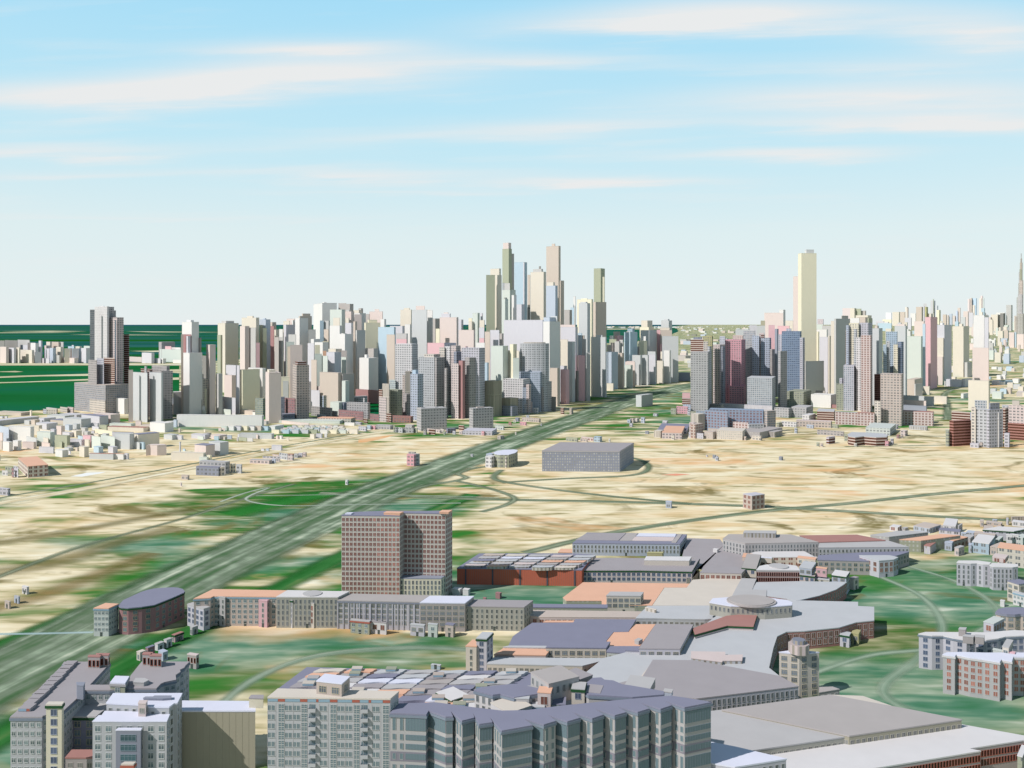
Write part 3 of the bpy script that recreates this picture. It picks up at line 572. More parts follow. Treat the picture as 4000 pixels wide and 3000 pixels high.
# mint slab with stair strips and balconies
prism('F3', [(103, 712), (1160, 726), (1232, 664), (640, 650), (190, 640)], 48, 'H', 'C', kind='block', label='tall pale mint apartment slab with balconies, bottom centre left')
MR, MO, MH = LAST['root'], LAST['org'], LAST['h']
a_, b_ = at(*nat('F3', 103, 712), 48), at(*nat('F3', 1160, 726), 48)
an_ = math.atan2(b_[1] - a_[1], b_[0] - a_[0]); Lm = math.hypot(b_[0] - a_[0], b_[1] - a_[1])
def on_wall(u, z, d=0.0):
    t = u; X = a_[0] + (b_[0] - a_[0]) * t; Y = a_[1] + (b_[1] - a_[1]) * t
    return (X + math.sin(an_) * d - MO[0], Y - math.cos(an_) * d - MO[1], z)
def wm(name, L, mats):
    vs, fs, fm = boxes(name, L, None, None); me = bpy.data.meshes.new(name); me.from_pydata(vs, [], fs)
    for q in mats: me.materials.append(q)
    for p_, i in zip(me.polygons, fm): p_.material_index = i
    return me
gl, frm, mintw = flat_mat('teal glass', (.12, .17, .195), .25, .4), flat_mat('white frame', (.40, .41, .40)), mat('H', 'p')
pair = wm('window', [(-1.05, -.12, -.04, .2, 0, 1.5, 0), (.12, 1.05, -.04, .2, 0, 1.5, 0), (-1.12, -1.05, -.1, .2, -.05, 1.55, 1), (1.05, 1.12, -.1, .2, -.05, 1.55, 1), (-.12, .12, -.08, .2, -.05, 1.55, 1), (-.62, -.56, -.08, .2, 0, 1.5, 1), (.56, .62, -.08, .2, 0, 1.5, 1), (-1.2, 1.2, -.18, .2, -.14, -.05, 1)], [gl, frm])
grid = wm('window', [(-.9, .9, -.04, .2, 0, 2.5, 0), (-.98, -.9, -.1, .2, -.08, 2.58, 1), (.9, .98, -.1, .2, -.08, 2.58, 1), (-.07, .07, -.1, .2, 0, 2.5, 1), (-.9, .9, -.09, .19, 1.1, 1.3, 1), (-.9, .9, -.09, .18, .48, .56, 1), (-.9, .9, -.09, .17, 1.86, 1.94, 1), (-.9, .9, -.09, .16, -.1, 0, 1), (-.9, .9, -.09, .15, 2.5, 2.58, 1)], [gl, frm])
balc = wm('balcony', [(-1.25, 1.25, -1.0, .1, -.2, 0, 1), (-1.25, 1.25, -1.0, -.92, 0, .95, 1), (-1.25, -1.17, -.92, .1, 0, .95, 1), (1.17, 1.25, -.92, .1, 0, .95, 1), (-1.0, 1.0, -.04, .2, .05, 2.0, 0), (-.34, -.28, -.08, .2, .05, 2, 1), (.28, .34, -.08, .2, .05, 2, 1)], [gl, mintw])
for r in range(8):
    for x, k in [(132, pair), (220, grid), (280, pair), (350, pair), (418, grid), (488, balc), (582, pair), (670, grid), (732, pair), (800, pair), (870, grid), (938, balc), (1035, pair), (1123, grid)]:
        o = bpy.data.objects.new(k.name.split('.')[0], k); C.objects.link(o); o.parent = MR; o.location = on_wall((x - 103) / 1057, 48 - 4.3 - r * 2.98 - (.6 if k is grid else 0)); o.rotation_euler = (0, 0, an_)
for (x0, x1, mq) in [(103, 190, BLUEG), (190, 252, REDP), (252, 382, BLUEG), (382, 446, REDP), (446, 522, BLUEG), (522, 542, REDP), (542, 640, BLUEG), (640, 706, REDP), (706, 832, BLUEG), (832, 898, REDP), (898, 974, BLUEG), (974, 996, REDP), (996, 1096, BLUEG), (1096, 1160, REDP)]:
    L_ = (x1 - x0) / 1057 * Lm; vs, fs, fm = boxes('parapet_panel', [(.05, L_ - .05, -.12, .2, 0, .8, 0)], None, None)
    o = mesh_obj('parapet_panel', vs, fs, mq, MR, fm=fm); o.location = on_wall((x0 - 103) / 1057, 46.55); o.rotation_euler = (0, 0, an_)
for k in range(1, 14):
    vs, fs, fm = boxes('wall_joint', [(-.04, .04, -.05, .1, 0, 46, 0)], None, None); o = mesh_obj('wall_joint', vs, fs, mat('G', 'p'), MR, fm=fm); o.location = on_wall(k / 14 - .006, 0); o.rotation_euler = (0, 0, an_)
pp = ccw([at(*nat('F3', *q), 48) for q in [(103, 712), (1160, 726), (1232, 664), (640, 650), (190, 640)]])
place_windows(MR, MO, [pp[i] for i in range(5)] if False else ccw([at(*nat('F3', 1160, 726), 48), at(*nat('F3', 1232, 664), 48), (at(*nat('F3', 1160, 726), 48)[0] - 3, at(*nat('F3', 1232, 664), 48)[1])]), 20, 47, 's', cap=24)
box('F3', 522, 740, 810, 598, 712, 'T', roof='U', hb=48, kind='block', wins='c', label='brown penthouse block with white roof on top of the mint slab', th=75)
prism('F3', [(-60, 720), (62, 724), (64, 695), (-40, 695)], 39.5, 'Y', 'Z', hb=36, kind='house', label='small yellow roof building beside the mint slab', wins=None)
# shopping centre with its patchwork roof
prism('P', [(1045, 2722), (1199, 2606), (2272, 2632), (2245, 2652), (2150, 2690), (1900, 2735), (1560, 2770), (1100, 2740)], 30, 'I', 'V', label='wide shopping hall behind the mint slab under a patchwork of curved roof panels')
SR, SO = LAST['root'], LAST['org']; rc = 'GHVPUZGWOGVXCHU'; q_ = random.Random(5)
for r in range(7):
    for c in range(8):
        x = 550 - 68 * r + 262 * c + 8 * q_.random(); y = 466 + 4 * c + r * 37 + (r * r) * 1.4
        if x < 270 or x > 2250 or (x < 560 and r > 3) or (r >= 5 and x < 1240) or (r >= 4 and x > 1900): continue
        dpth = 27 + r * 3; w_ = 225 + 10 * r; hh = 31.0 + q_.random() * .9
        pts = []
        for k in range(9):
            t = k / 8; pts.append((x - 60 + w_ * t + 0, y + dpth + 4 * math.sin(t * 6.28)))
        for k in range(5):
            t = k / 4; pts.append((x - 60 + w_ + 62 * t + 7 * math.sin(t * 6.28), y + dpth * (1 - t) + 2))
        for k in range(9):
            t = 1 - k / 8; pts.append((x + 2 + w_ * t, y + 3 * math.sin(t * 6.28)))
        p = ccw([at(*nat('F3', *q), hh) for q in pts]); code = q_.choice(rc)
        slab('roof_panel', p, 29.95, hh, mat(code, 'roof'), SR, SO)
        if q_.random() < .38:
            t0 = q_.uniform(.1, .5); a = at(*nat('F3', x - 60 + w_ * t0, y + dpth - 6), hh); b = at(*nat('F3', x - 60 + w_ * (t0 + .4), y + dpth - 6), hh)
            vs, fs, fm = boxes('roof_window', [(a[0] - SO[0], b[0] - SO[0], a[1] - SO[1], a[1] + 3 - SO[1], hh - .05, hh + 1.0, 0), (a[0] - SO[0] + .2, b[0] - SO[0] - .2, a[1] - SO[1] - .1, a[1] - SO[1], hh + .15, hh + .8, 1)], None, None)
            mesh_obj('roof_window', vs, fs, None, SR, mats=[mat(q_.choice('GCTN'), 'p'), BLUEG], fm=fm)
# the glass-bayed zigzag block
ZF_OLD = [(1525, 2786), (1583, 2787), (1664, 2792), (1674, 2776), (1705, 2776), (1705, 2800), (1741, 2798), (1768, 2800), (1806, 2813), (1852, 2806), (1850, 2814), (1878, 2823), (1887, 2832), (1900, 2839), (1960, 2853), (2078, 2832), (2088, 2817), (2124, 2827), (2170, 2815), (2180, 2804), (2216, 2815), (2264, 2803), (2276, 2792), (2313, 2803), (2356, 2791), (2365, 2780), (2401, 2791), (2445, 2781), (2454, 2770), (2491, 2776), (2534, 2767), (2546, 2754), (2580, 2764), (2623, 2754), (2633, 2745), (2674, 2755), (2777, 2742),
      (2681, 2726), (2620, 2718), (2560, 2726), (2400, 2742), (2200, 2760), (2060, 2784), (1960, 2786), (1840, 2765), (1705, 2744), (1560, 2748)]
ZF = [(1525, 2784), (1583, 2786), (1664, 2790), (1674, 2774), (1741, 2798), (1768, 2797), (1760, 2777), (1805, 2814), (1852, 2802), (1847, 2784), (1873, 2827), (1922, 2820), (1913, 2800), (1960, 2853), (2078, 2832), (2045, 2806), (2124, 2829), (2170, 2815), (2139, 2792), (2216, 2817), (2264, 2803), (2233, 2780), (2313, 2805), (2356, 2791), (2322, 2767), (2401, 2793), (2445, 2781), (2411, 2759), (2491, 2780), (2534, 2767), (2500, 2743), (2580, 2768), (2623, 2754), (2592, 2735), (2674, 2762), (2777, 2742), (2681, 2726), (2620, 2718), (2560, 2722), (2400, 2736), (2200, 2756), (2060, 2774), (1960, 2776), (1840, 2762), (1705, 2744), (1560, 2748)]
zp = prism('P', ZF, 44, 'G', 'V', kind='block', label='long zigzag block with teal glass bays and lavender roof, bottom centre', trim=SLATE)
ZR, ZO = LAST['root'], LAST['org']; zq = [at(a, b, 44) for a, b in ZF]
cnt = 0
bandm = mat((.235, .215, .245), 'p', .05) if False else flat_mat('plum band', (.19, .18, .215))
for i in range(35):
    a, b = zq[i], zq[i + 1]; L = math.hypot(b[0] - a[0], b[1] - a[1]); an = math.atan2(b[1] - a[1], b[0] - a[0])
    if L < 1.0: continue
    glassy = (b[1] > a[1] and 2 < L < 12 and not 15 < i < 19) or i in (1, 3, 15, 18) or (i == 34)
    nx_, ny_ = (b[1] - a[1]) / L, -(b[0] - a[0]) / L
    # lower storeys: darker band every fourth floor
    for zb in (44 - 15.6, 44 - 32):
        vs, fs, fm = boxes('wall_band', [(-.02, L + .02, -.06, .12, 0, 3.1, 0)], None, None); o = mesh_obj('wall_band', vs, fs, bandm, ZR, fm=fm); o.location = (a[0] - ZO[0], a[1] - ZO[1], zb); o.rotation_euler = (0, 0, an)
    def put(me, u_, z_):
        o = bpy.data.objects.new('window', me); C.objects.link(o); o.parent = ZR; o.rotation_euler = (0, 0, an)
        o.location = (a[0] + math.cos(an) * u_ - ZO[0] + nx_ * .03, a[1] + math.sin(an) * u_ - ZO[1] + ny_ * .03, z_)
    tall = wm('window', [(-.5, .5, -.08, .2, 0, 3.8, 0), (-.57, -.5, -.12, .2, -.05, 3.85, 1), (.5, .57, -.12, .2, -.05, 3.85, 1)], [gl, frm]) if i == 0 else tall
    sml = wm('window', [(-.5, .5, -.08, .2, 0, 1.8, 0), (-.57, -.5, -.12, .2, -.05, 1.85, 1), (.5, .57, -.12, .2, -.05, 1.85, 1), (-.5, .5, -.1, .2, -.1, 0, 1)], [gl, frm]) if i == 0 else sml
    if glassy:
        n = max(3, int(L / .95))
        for (zb, hh) in ((44 - 5.5, 3.9), (44 - 8.6, 1.7), (44 - 11.6, 1.7), (44 - 14.9, 1.9), (44 - 20.5, 3.9), (44 - 23.6, 1.7), (44 - 26.6, 1.7)):
            LL = [(.15, L - .15, -.10, .1, 0, hh, 0)] + [(.15 + (L - .3) * k / n - .04, .15 + (L - .3) * k / n + .04, -.14, .1, 0, hh, 1) for k in range(n + 1)]
            put(wm('window', LL, [gl, SLATE]), 0, zb)
    elif L > 2.2:
        n = max(1, int(L / 2.0))
        for k in range(n):
            u_ = L * (k + .5) / n
            for zb, me in ((44 - 5.5, tall), (44 - 8.6, sml), (44 - 11.6, sml), (44 - 14.9, sml), (44 - 20.5, tall), (44 - 23.6, sml), (44 - 26.6, sml)): put(me, u_, zb)
prism('P', [(1854, 2694), (1925, 2713), (1955, 2709), (2008, 2723), (2100, 2709), (2110, 2690), (2016, 2670), (1880, 2684)], 44, 'W', 'V', hb=20, kind='block', label='short wing with tall windows behind the white roof pavilion', trim=SLATE, wins='N')
prism('P', [(2300, 2660), (2315, 2648), (2348, 2646), (2360, 2655), (2395, 2658), (2430, 2673), (2460, 2677), (2592, 2700), (2592, 2712), (2470, 2722), (2300, 2712), (2260, 2690)], 44, 'G', 'V', hb=20, kind='block', label='stepped lavender roof wing behind the red and white roofed block', trim=SLATE)
for row, roof, lab, tr, wn in [
    ('F3 1560 1690 1835 742 800 N 40', 'W', 'low green glass pavilion with white roof beside the mint slab', GREEN, 'r'),
    ('F4 35 185 368 1212 1275 W 38', 'C', 'white roof pavilion with arched windows on the zigzag block', None, 'v'),
    ('F4 360 505 750 975 1150 G 30', 'X', 'grey green block with long windows standing behind the zigzag block', None, 'N'),
    ('F4 625 758 860 940 1012 X 40', 'Z', 'small block with black red louvres behind the zigzag block', None, 'k'),
    ('F4 415 520 535 1050 1190 P 80', 'O', 'small pink brown tower in the zigzag courtyard', None, 'b'),
    ('F4 690 795 808 1020 1150 C 80', 'G', 'small cream tower with green edge in the zigzag courtyard', GREEN, 'p'),
    ('F4 810 920 945 1052 1150 A 75', 'Z', 'olive yellow box beside the small cream tower', None, 'c'),
    ('F4 920 1070 1305 1100 1165 W 30', 'Z', 'white block with blue and red parapet at the zigzag block', BLUEG, 'n'),
    ('F4 1110 1315 1368 1035 1110 X 70', 'G', 'brown topped box behind the blue and red parapet block', None, 'N'),
    ('F4 230 345 350 1095 1185 G 85', 'H', 'little grey box left of the pink brown tower', None, 'b'),
    ('F4 518 640 645 1155 1180 M 85', 'V', 'tiny mint parapet hut on the zigzag roof', None, None),
    ('F4 370 470 472 1178 1200 G 85', 'H', 'tiny blue banded hut on the zigzag roof', BLUEG, None),
    ('F4 1435 1500 1510 1045 1085 B 70', 'G', 'tiny blue hut at the back corner of the zigzag roof', None, None)]:
    f = row.split(); box(f[0], *map(float, f[1:6]), f[6], th=float(f[7]), roof=roof, hb=40 if 'F4' in row else 30, kind='house', label=lab, trim=tr, wins=wn)
# ---------------------------------------------------------------- middle distance: the street row left of the mall
zs = 'in the street row behind the mint slab'
prism('P', [(757, 2338), (822, 2334), (835, 2328), (1080, 2330), (1123, 2306), (832, 2301)], 16.8, 'T', 'O', kind='block', wins='n', label='long tan block with orange roof at the left end of the street row', trim=BLUEG, grp='street row blocks')
box('F1', 1518, 1650, 1700, 368, 548, 'L', th=55, roof='G', kind='block', wins='p', label='small lavender corner block in front of the orange roof', grp='street row blocks')
box('F1', 1720, 1823, 1828, 275, 515, 'G', th=70, roof='G', kind='block', wins='a', label='narrow grey block standing against the orange roofed row', grp='street row blocks')
box('F2', 22, 90, 105, 925, 1145, 'R', th=75, kind='block', wins='a', label='narrow pink block in the street row', grp='street row blocks')
box('F2', 178, 295, 310, 920, 1148, 'W', th=70, roof='G', kind='block', wins='p', label='narrow grey white block with green roof edge in the street row', trim=GREEN, grp='street row blocks')
box('F2', 327, 470, 487, 945, 1150, 'C', th=70, roof='G', kind='block', wins='b', label='tan block with tall brown windows in the street row', grp='street row blocks')
prism('F2', [(165, 893), (663, 895), (755, 850), (255, 840)], 17.5, 'n', 'W', kind='block', wins='N', label='grey green block with white roof and round skylight in the street row', grp='street row blocks')
r_, o_ = LAST['root'], LAST['org']; c_ = at(*nat('F2', 457, 868), 17.6)
slab('skylight', [(c_[0] + 5.4 * math.cos(t), c_[1] + 5.4 * math.sin(t)) for t in [k * math.tau / 24 for k in range(24)]], 17.4, 17.9, mat('G', 'roof'), r_, o_)
prism('F2', [(663, 921), (1328, 935), (1410, 882), (755, 868)], 16, 'L', 'X', kind='block', wins='c', label='long blue grey block with pilasters and brown roof in the street row', trim='I', grp='street row blocks')
r_, o_ = LAST['root'], LAST['org']; pa, pb = at(*nat('F2', 663, 921), 16), at(*nat('F2', 1328, 935), 16)
for k in range(16):
    t = k / 15; X, Y = pa[0] + (pb[0] - pa[0]) * t - o_[0], pa[1] + (pb[1] - pa[1]) * t - o_[1]
    vs, fs, fm = boxes('pilaster', [(X - .35, X + .35, Y - .4, Y + .2, 0, 14.4, 0)], None, None); mesh_obj('pilaster', vs, fs, mat('L'), r_, fm=fm)
prism('F2', [(1328, 940), (1693, 944), (1765, 888), (1410, 885)], 16, 'X', 'U', kind='block', wins='c', label='brown grey block with bright white roof in the street row', grp='street row blocks')
prism('P', [(1816, 2367), (2047, 2371), (2082, 2345), (1850, 2341)], 13.5, 'n', 'Z', kind='block', wins='a', label='grey green arched block with mauve roof ending the street row', grp='street row blocks')
for row, roof, lab, tr, wn in [
    ('F2 765 918 930 1093 1203 N 75', 'G', 'green two storey house in front of the street row', REDP, 'n'), ('F2 933 1055 1060 1103 1203 W 75', 'Z', 'brick and white house beside the green one', None, 'b'),
    ('F2 1250 1362 1372 1125 1218 L 75', 'H', 'blue grey shop house with dark ground floor', None, 'c'), ('F2 1393 1468 1475 1117 1225 M 75', 'H', 'small mint house in front of the white roofed block', None, 'n'),
    ('F2 1533 1598 1615 1122 1225 T 70', 'V', 'small tan house in front of the arched block', None, 'v'), ('F2 1417 1490 1500 1452 1487 S 75', 'H', 'tiny blue hut with pale roof on the green field', None, 'n')]:
    f = row.split(); box(f[0], *map(float, f[1:6]), f[6], th=float(f[7]), roof=roof, kind='house', label=lab, trim=tr, wins=wn)
# brick tower pair
prism('F2', [(693, 232), (1165, 236), (1197, 212), (1535, 218), (1590, 190), (1490, 196), (1290, 200), (1100, 196), (760, 208)], 52, 'C', 'V', kind='block', wins='d', label='tall twin fronted apartment tower with brown panel windows, centre left', grp=None)
sub('lift_house', 'F2', [(1035, 212), (1165, 218), (1195, 204), (1060, 200)], 53.4, 52, 'O'); sub('lift_house', 'F2', [(722, 218), (770, 219), (790, 211), (740, 210)], 52.8, 52, 'U'); sub('lift_house', 'F2', [(1485, 205), (1560, 208), (1590, 190), (1510, 190)], 53.2, 52, 'O')
prism('F2', [(1165, 742), (1500, 744), (1535, 719), (1190, 718)], 13, 'Y', 'I', kind='block', wins='N', label='low cream annex with grey roof at the foot of the brown panelled tower')
# far left of the row
prism('F1', [(760, 362), (880, 364), (960, 328), (855, 322)], 15.5, 'M', 'O', kind='block', wins='s', label='mint block with orange roof left of the oval maroon building', trim=BLUEG)
prism('F1', [(962, 342), (968, 352), (985, 358), (1040, 362), (1150, 352), (1250, 337), (1400, 277), (1488, 238), (1495, 226), (1478, 208), (1440, 198), (1400, 195), (1330, 198), (1250, 205), (1200, 215), (1150, 230), (1100, 252), (1000, 298)], 14.8, 'D', 'V', kind='block', wins='y', label='maroon block with pointed oval lavender roof and green roof edge', trim=GREEN)
for row, roof, lab, wn in [
    ('F1 1107 1135 1180 722 793 C 60', 'C', 'first small house of the diagonal row, cream', 'N'), ('F1 1180 1200 1255 685 765 D 60', 'V', 'second small house of the diagonal row, maroon', 'N'), ('F1 1253 1278 1330 655 712 W 60', 'G', 'third small house of the diagonal row, white', 'N'),
    ('F1 1327 1350 1395 622 688 W 60', 'G', 'fourth small house of the diagonal row, white with dark windows', 'N'), ('F1 1393 1417 1487 582 643 R 60', 'Q', 'pink house with green roof edge at the diagonal row', 'N'), ('F1 1540 1558 1605 520 585 G 60', 'G', 'last grey house of the diagonal row near the tan block', 'N'),
    ('F1 1283 1320 1360 722 795 B 50', 'B', 'blue grey house behind the red louvred penthouses', 'N'), ('F1 1517 1590 1612 745 860 X 70', 'P', 'little tower with black red louvres standing alone on the grass', 'k'),
    ('F1 178 218 235 193 255 W 60', 'W', 'topmost of three tiny white and grey huts at far left', 'N'), ('F1 115 150 162 270 330 B 60', 'G', 'middle one of three tiny huts at far left, blue grey', 'N'), ('F1 38 75 87 312 372 T 60', 'T', 'lowest of three tiny huts at far left, tan', 'N')]:
    f = row.split(); box(f[0], *map(float, f[1:6]), f[6], th=float(f[7]), roof=roof, kind='house', label=lab, wins=wn, trim=GREEN if 'green roof' in lab else None)
# right of the tower pair
table('F2', "1590 1650 1672 835 884 W p 70\n1675 1720 1735 837 886 W p 70\n1940 1975 1990 866 913 D p 60\n1840 1862 1868 902 925 D p 60", 'house', 'behind the arched street block')
prism('F2', [(1700, 1290), (1785, 1294), (1843, 1245), (1755, 1240)], 15.5, 'C', 'O', kind='block', wins='a', label='slim cream tower with orange roof right of the green field')
prism('F2', [(1785, 1228), (1868, 1232), (1920, 1182), (1835, 1179)], 19, 'L', 'H', kind='block', wins='p', label='slim lavender tower with green roof edge right of the green field', trim=GREEN)
# ---------------------------------------------------------------- red warehouse and arcades
prism('F5', [(157, 587), (1056, 600), (1140, 492), (980, 482), (318, 482)], 10.7, 'q', 'V', label='long brick red warehouse with small shops on its lavender roof')
WR, WO = LAST['root'], LAST['org']; pa, pb = at(*nat('F5', 157, 587), 10.7), at(*nat('F5', 1056, 600), 10.7)
for k in range(5):
    x = (220, 415, 612, 808, 1005)[k]; t = (x - 157) / 899; X, Y = pa[0] + (pb[0] - pa[0]) * t - WO[0], pa[1] + (pb[1] - pa[1]) * t - WO[1]
    vs, fs, fm = boxes('pilaster', [(X - .5, X + .5, Y - .3, Y + .2, 0, 10.1, 0)], None, None); mesh_obj('pilaster', vs, fs, mat('J'), WR, fm=fm)
for k in range(64):
    t = (k + .5) / 64; X, Y = pa[0] + (pb[0] - pa[0]) * t - WO[0], pa[1] + (pb[1] - pa[1]) * t - WO[1]
    vs, fs, fm = boxes('wall_joint', [(X - .07, X + .07, Y - .07, Y + .2, 0, 10.1, 0)], None, None); mesh_obj('wall_joint', vs, fs, mat('Q'), WR, fm=fm)
q_ = random.Random(9)
for r in range(5):
    for c in range(5):
        x = 365 - 34 * r + 163 * c; y = 484 + 3 * c + r * 19
        hh = 11.5 + q_.random() * 1.3; w_ = 140; d = 13
        p = ccw([at(*nat('F5', *q), hh) for q in [(x, y), (x + w_ * .5, y + 2), (x + w_, y), (x + w_ - 22, y + d), (x + w_ * .4 - 22, y + d + 2), (x - 22, y + d)]])
        code = q_.choice('OPUGVTHGPXC'); walls('roof_shop', p, 10.6, hh, mat(q_.choice('CTPBGW'), 'v'), WR, WO); slab('roof_panel', offset(p, .15), hh, hh + .15, mat(code, 'roof'), WR, WO)
prism('F5', [(988, 407), (1760, 414), (1812, 345), (1095, 332)], 9.2, 'B', 'V', wins='a', label='long pale blue arcaded block with a white pink and tan roof')
r_, o_ = LAST['root'], LAST['org']
for pts, code in [([(1090, 337), (1375, 334), (1320, 388), (1010, 384)], 'Z'), ([(1380, 334), (1460, 336), (1415, 390), (1326, 389)], 'X'), ([(1470, 336), (1735, 340), (1728, 361), (1445, 357)], 'U'), ([(1440, 361), (1725, 365), (1710, 392), (1415, 389)], 'P'), ([(1750, 342), (1780, 342), (1735, 404), (1700, 402)], 'X')]:
    slab('roof_panel', ccw([at(*nat('F5', *q), 9.5) for q in pts]), 9.1, 9.5, mat(code, 'roof'), r_, o_)
prism('F5', [(885, 472), (985, 475), (985, 450), (905, 448)], 6.5, 'C', 'O', kind='house', label='small orange roofed hut at the left end of the blue arcade')
prism('F5', [(1057, 602), (1481, 602), (1848, 610), (1903, 518), (1140, 515)], 8.9, 'P', 'Z', wins='p', label='long three storey block with mauve roof right of the red warehouse', trim=GREEN)
sub('penthouse', 'F5', [(1505, 530), (1828, 534), (1845, 505), (1520, 503)], 12.3, 8.9, 'C', 'W', wins='N'); sub('penthouse', 'F5', [(1525, 477), (1635, 480), (1645, 470), (1535, 470)], 13, 8.9, 'A', 'A')
# low podium roofs of the mall
zp_ = 'of the mall'
def podium(zn, pts, h, roof, label, wc='C', wins=None, st='f', **k): prism(zn, pts, h, wc, roof, st, label=label, grp='podium roofs of the mall', wins=wins, **k)
podium('F5', [(920, 800), (1065, 690), (1838, 700), (1808, 727), (1648, 727), (1560, 856), (1200, 850), (1200, 822), (945, 822)], 5.0, 'O', 'flat orange mall roof in front of the mauve roofed block', 'N')
podium('F5', [(1652, 729), (1812, 729), (1855, 672), (2010, 660), (2250, 668), (2150, 800), (1975, 857), (1565, 857)], 5.2, 'C', 'flat cream mall roof right of the orange one', 'C')
podium('F5', [(1810, 660), (1900, 612), (2330, 612), (2260, 575), (2240, 480), (2080, 420), (2050, 380), (1815, 372), (1780, 500), (1903, 520), (1856, 655)], 4.6, 'Z', 'flat mauve mall roof between the blue arcade and glass hall', 'C')
podium('F5', [(1905, 618), (2205, 625), (2250, 580), (1960, 570)], 9, 'Z', 'low brown panelled wing behind the cream mall roof', 'C', 'b', 'p')
box('F5', 1880, 1918, 1926, 605, 668, 'A', kind='house', wins=None, label='tiny olive stair tower beside the cream mall roof', st='w'); box('F5', 2000, 2030, 2042, 455, 478, 'W', hb=4.6, kind='house', label='tiny white hut on the mauve mall roof')
podium('F5', [(655, 868), (1240, 872), (1240, 850), (680, 845)], 6.5, 'V', 'narrow grey arcade with lavender roof behind the tan strip', 'N', 'a', 'p')
podium('F5', [(840, 848), (1240, 852), (1220, 845), (850, 840)], 5.5, 'W', 'thin white ledge behind the grey arcade', 'C') if False else None
podium('F5', [(638, 925), (745, 940), (1448, 942), (1500, 900), (690, 890), (660, 895)], 6.0, 'T', 'long tan mall roof over a brown panelled wall', 'P', 'b', 'p')
prism('F5', [(1233, 785), (1480, 787), (1500, 760), (1262, 757)], 10.5, 'C', 'G', kind='block', wins='c', label='four storey cream block with wide dark windows rising from the mall')
podium('F5', [(1445, 947), (1600, 948), (1720, 952), (1940, 955), (2060, 948), (2110, 935), (2197, 905), (2190, 885), (2060, 868), (1985, 858), (1530, 860)], 8.0, 'H', 'long pale grey mall roof with a chamfered right end', 'H', 'v', 'p')
box('F5', 1512, 1590, 1595, 887, 912, 'C', hb=8, kind='house', label='tiny cream hut on the pale grey mall roof', st='v')
podium('F5', [(560, 1080), (650, 1015), (700, 982), (995, 980), (1010, 955), (1445, 958), (1390, 1045), (1283, 1047), (1228, 1115), (1262, 1152), (830, 1152), (530, 1145)], 7.5, 'V', 'big slate lavender mall roof in the centre', 'C')
podium('F5', [(1228, 1117), (1283, 1049), (1390, 1047), (1447, 992), (1584, 992), (1470, 1152), (1264, 1152)], 7.3, 'O', 'bright orange mall roof between lavender and mauve roofs', 'C')
podium('F5', [(780, 975), (995, 978), (1000, 966), (800, 966)], 6.8, 'O', 'thin orange roof strip above the slate lavender roof', 'C')
prism('F5', [(1468, 1165), (1762, 1168), (1857, 994), (1590, 990)], 13, 'L', 'Z', wins='c', label='blue grey banded block with sloping mauve roof in the mall centre')
box('F5', 1435, 1465, 1493, 1113, 1142, 'G', hb=7.3, kind='house', label='tiny grey hut on the bright orange roof')
box('F5', 1590, 1715, 1855, 1128, 1265, 'C', th=25, roof='P', kind='block', wins='s', label='five storey cream corner tower with red and blue parapet in the mall', trim=BLUEG)
top('F5', 1650, 1790, 1085, 'P')
prism('F5', [(797, 1158), (1230, 1162), (1260, 1118), (845, 1112)], 9.5, 'C', 'V', kind='block', wins='c', label='two storey cream block with dark windows below the slate lavender roof')
podium('F5', [(425, 1208), (795, 1214), (830, 1172), (490, 1165)], 7.5, 'O', 'pink low block with orange roof beside the two storey cream block', 'P', 'v', 'p')
podium('F5', [(490, 1155), (800, 1160), (800, 1148), (530, 1146)], 8.2, 'H', 'thin white roof strip with green edge', 'W')
podium('F5', [(373, 1275), (1060, 1290), (1200, 1255), (1240, 1235), (1100, 1236), (420, 1232)], 7.6, 'H', 'long pale roofed shop wing above the patchwork roof', 'C', 'v', 'p')
box('F5', 372, 1078, 1082, 1283, 1340, 'C', th=80, roof='H', kind='hall', wins='v', label='pale arcade front under the long shop wing roof', hb=0) if False else None
podium('F5', [(1235, 1190), (1375, 1200), (1400, 1150), (1240, 1150)], 8.6, 'V', 'mint fronted low block with green roof edge near the cream corner tower', 'M', 'y', 'p')
prism('F5', [(1370, 1178), (1470, 1182), (1470, 1150), (1395, 1150)], 11, 'L', 'V', kind='block', wins='c', label='narrow blue grey block left of the cream corner tower')
podium('P', [(2257, 2652), (2360, 2570), (2400, 2560), (2700, 2480), (2900, 2330), (3111, 2345), (3351, 2351), (3351, 2367), (3414, 2370), (3414, 2423), (3345, 2430), (3279, 2450), (3144, 2464), (3073, 2467), (3035, 2485), (3020, 2530), (3003, 2608), (3044, 2640), (2829, 2600), (2707, 2583), (2600, 2600), (2550, 2660), (2460, 2690)], 9.8, 'H', 'vast pale grey mall roof with brick panelled walls on its right side', 'Q', 'b', 'p')
podium('P', [(2440, 2690), (2460, 2655), (2500, 2648), (2530, 2610), (2560, 2580), (2580, 2600), (2500, 2700)], 10.6, 'C', 'narrow cream roof ledge beside the great mauve roof', 'C')
prism('P', [(2720, 2728), (3119, 2680), (3044, 2640), (2829, 2600), (2707, 2579), (2551, 2577), (2500, 2660), (2470, 2700), (2560, 2712)], 13, 'L', 'Z', wins='N', label='huge mauve roofed hall with a row of tall windows right of the zigzag block', cap=100)
prism('P', [(2707, 2454), (2839, 2405), (2894, 2400), (2957, 2401), (2942, 2447), (2842, 2443), (2715, 2478)], 12, 'P', 'Q', label='angled red roofed walkway block with green edge on the pale mall roof', hb=9.8, trim=GREEN)
podium('P', [(2700, 2570), (2820, 2585), (2823, 2580), (2898, 2580), (2901, 2557), (2833, 2558), (2832, 2546), (2700, 2544)], 11.4, 'P', 'flat pink roof on the lower edge of the pale mall roof', 'H', None, 'v', hb=9.8)
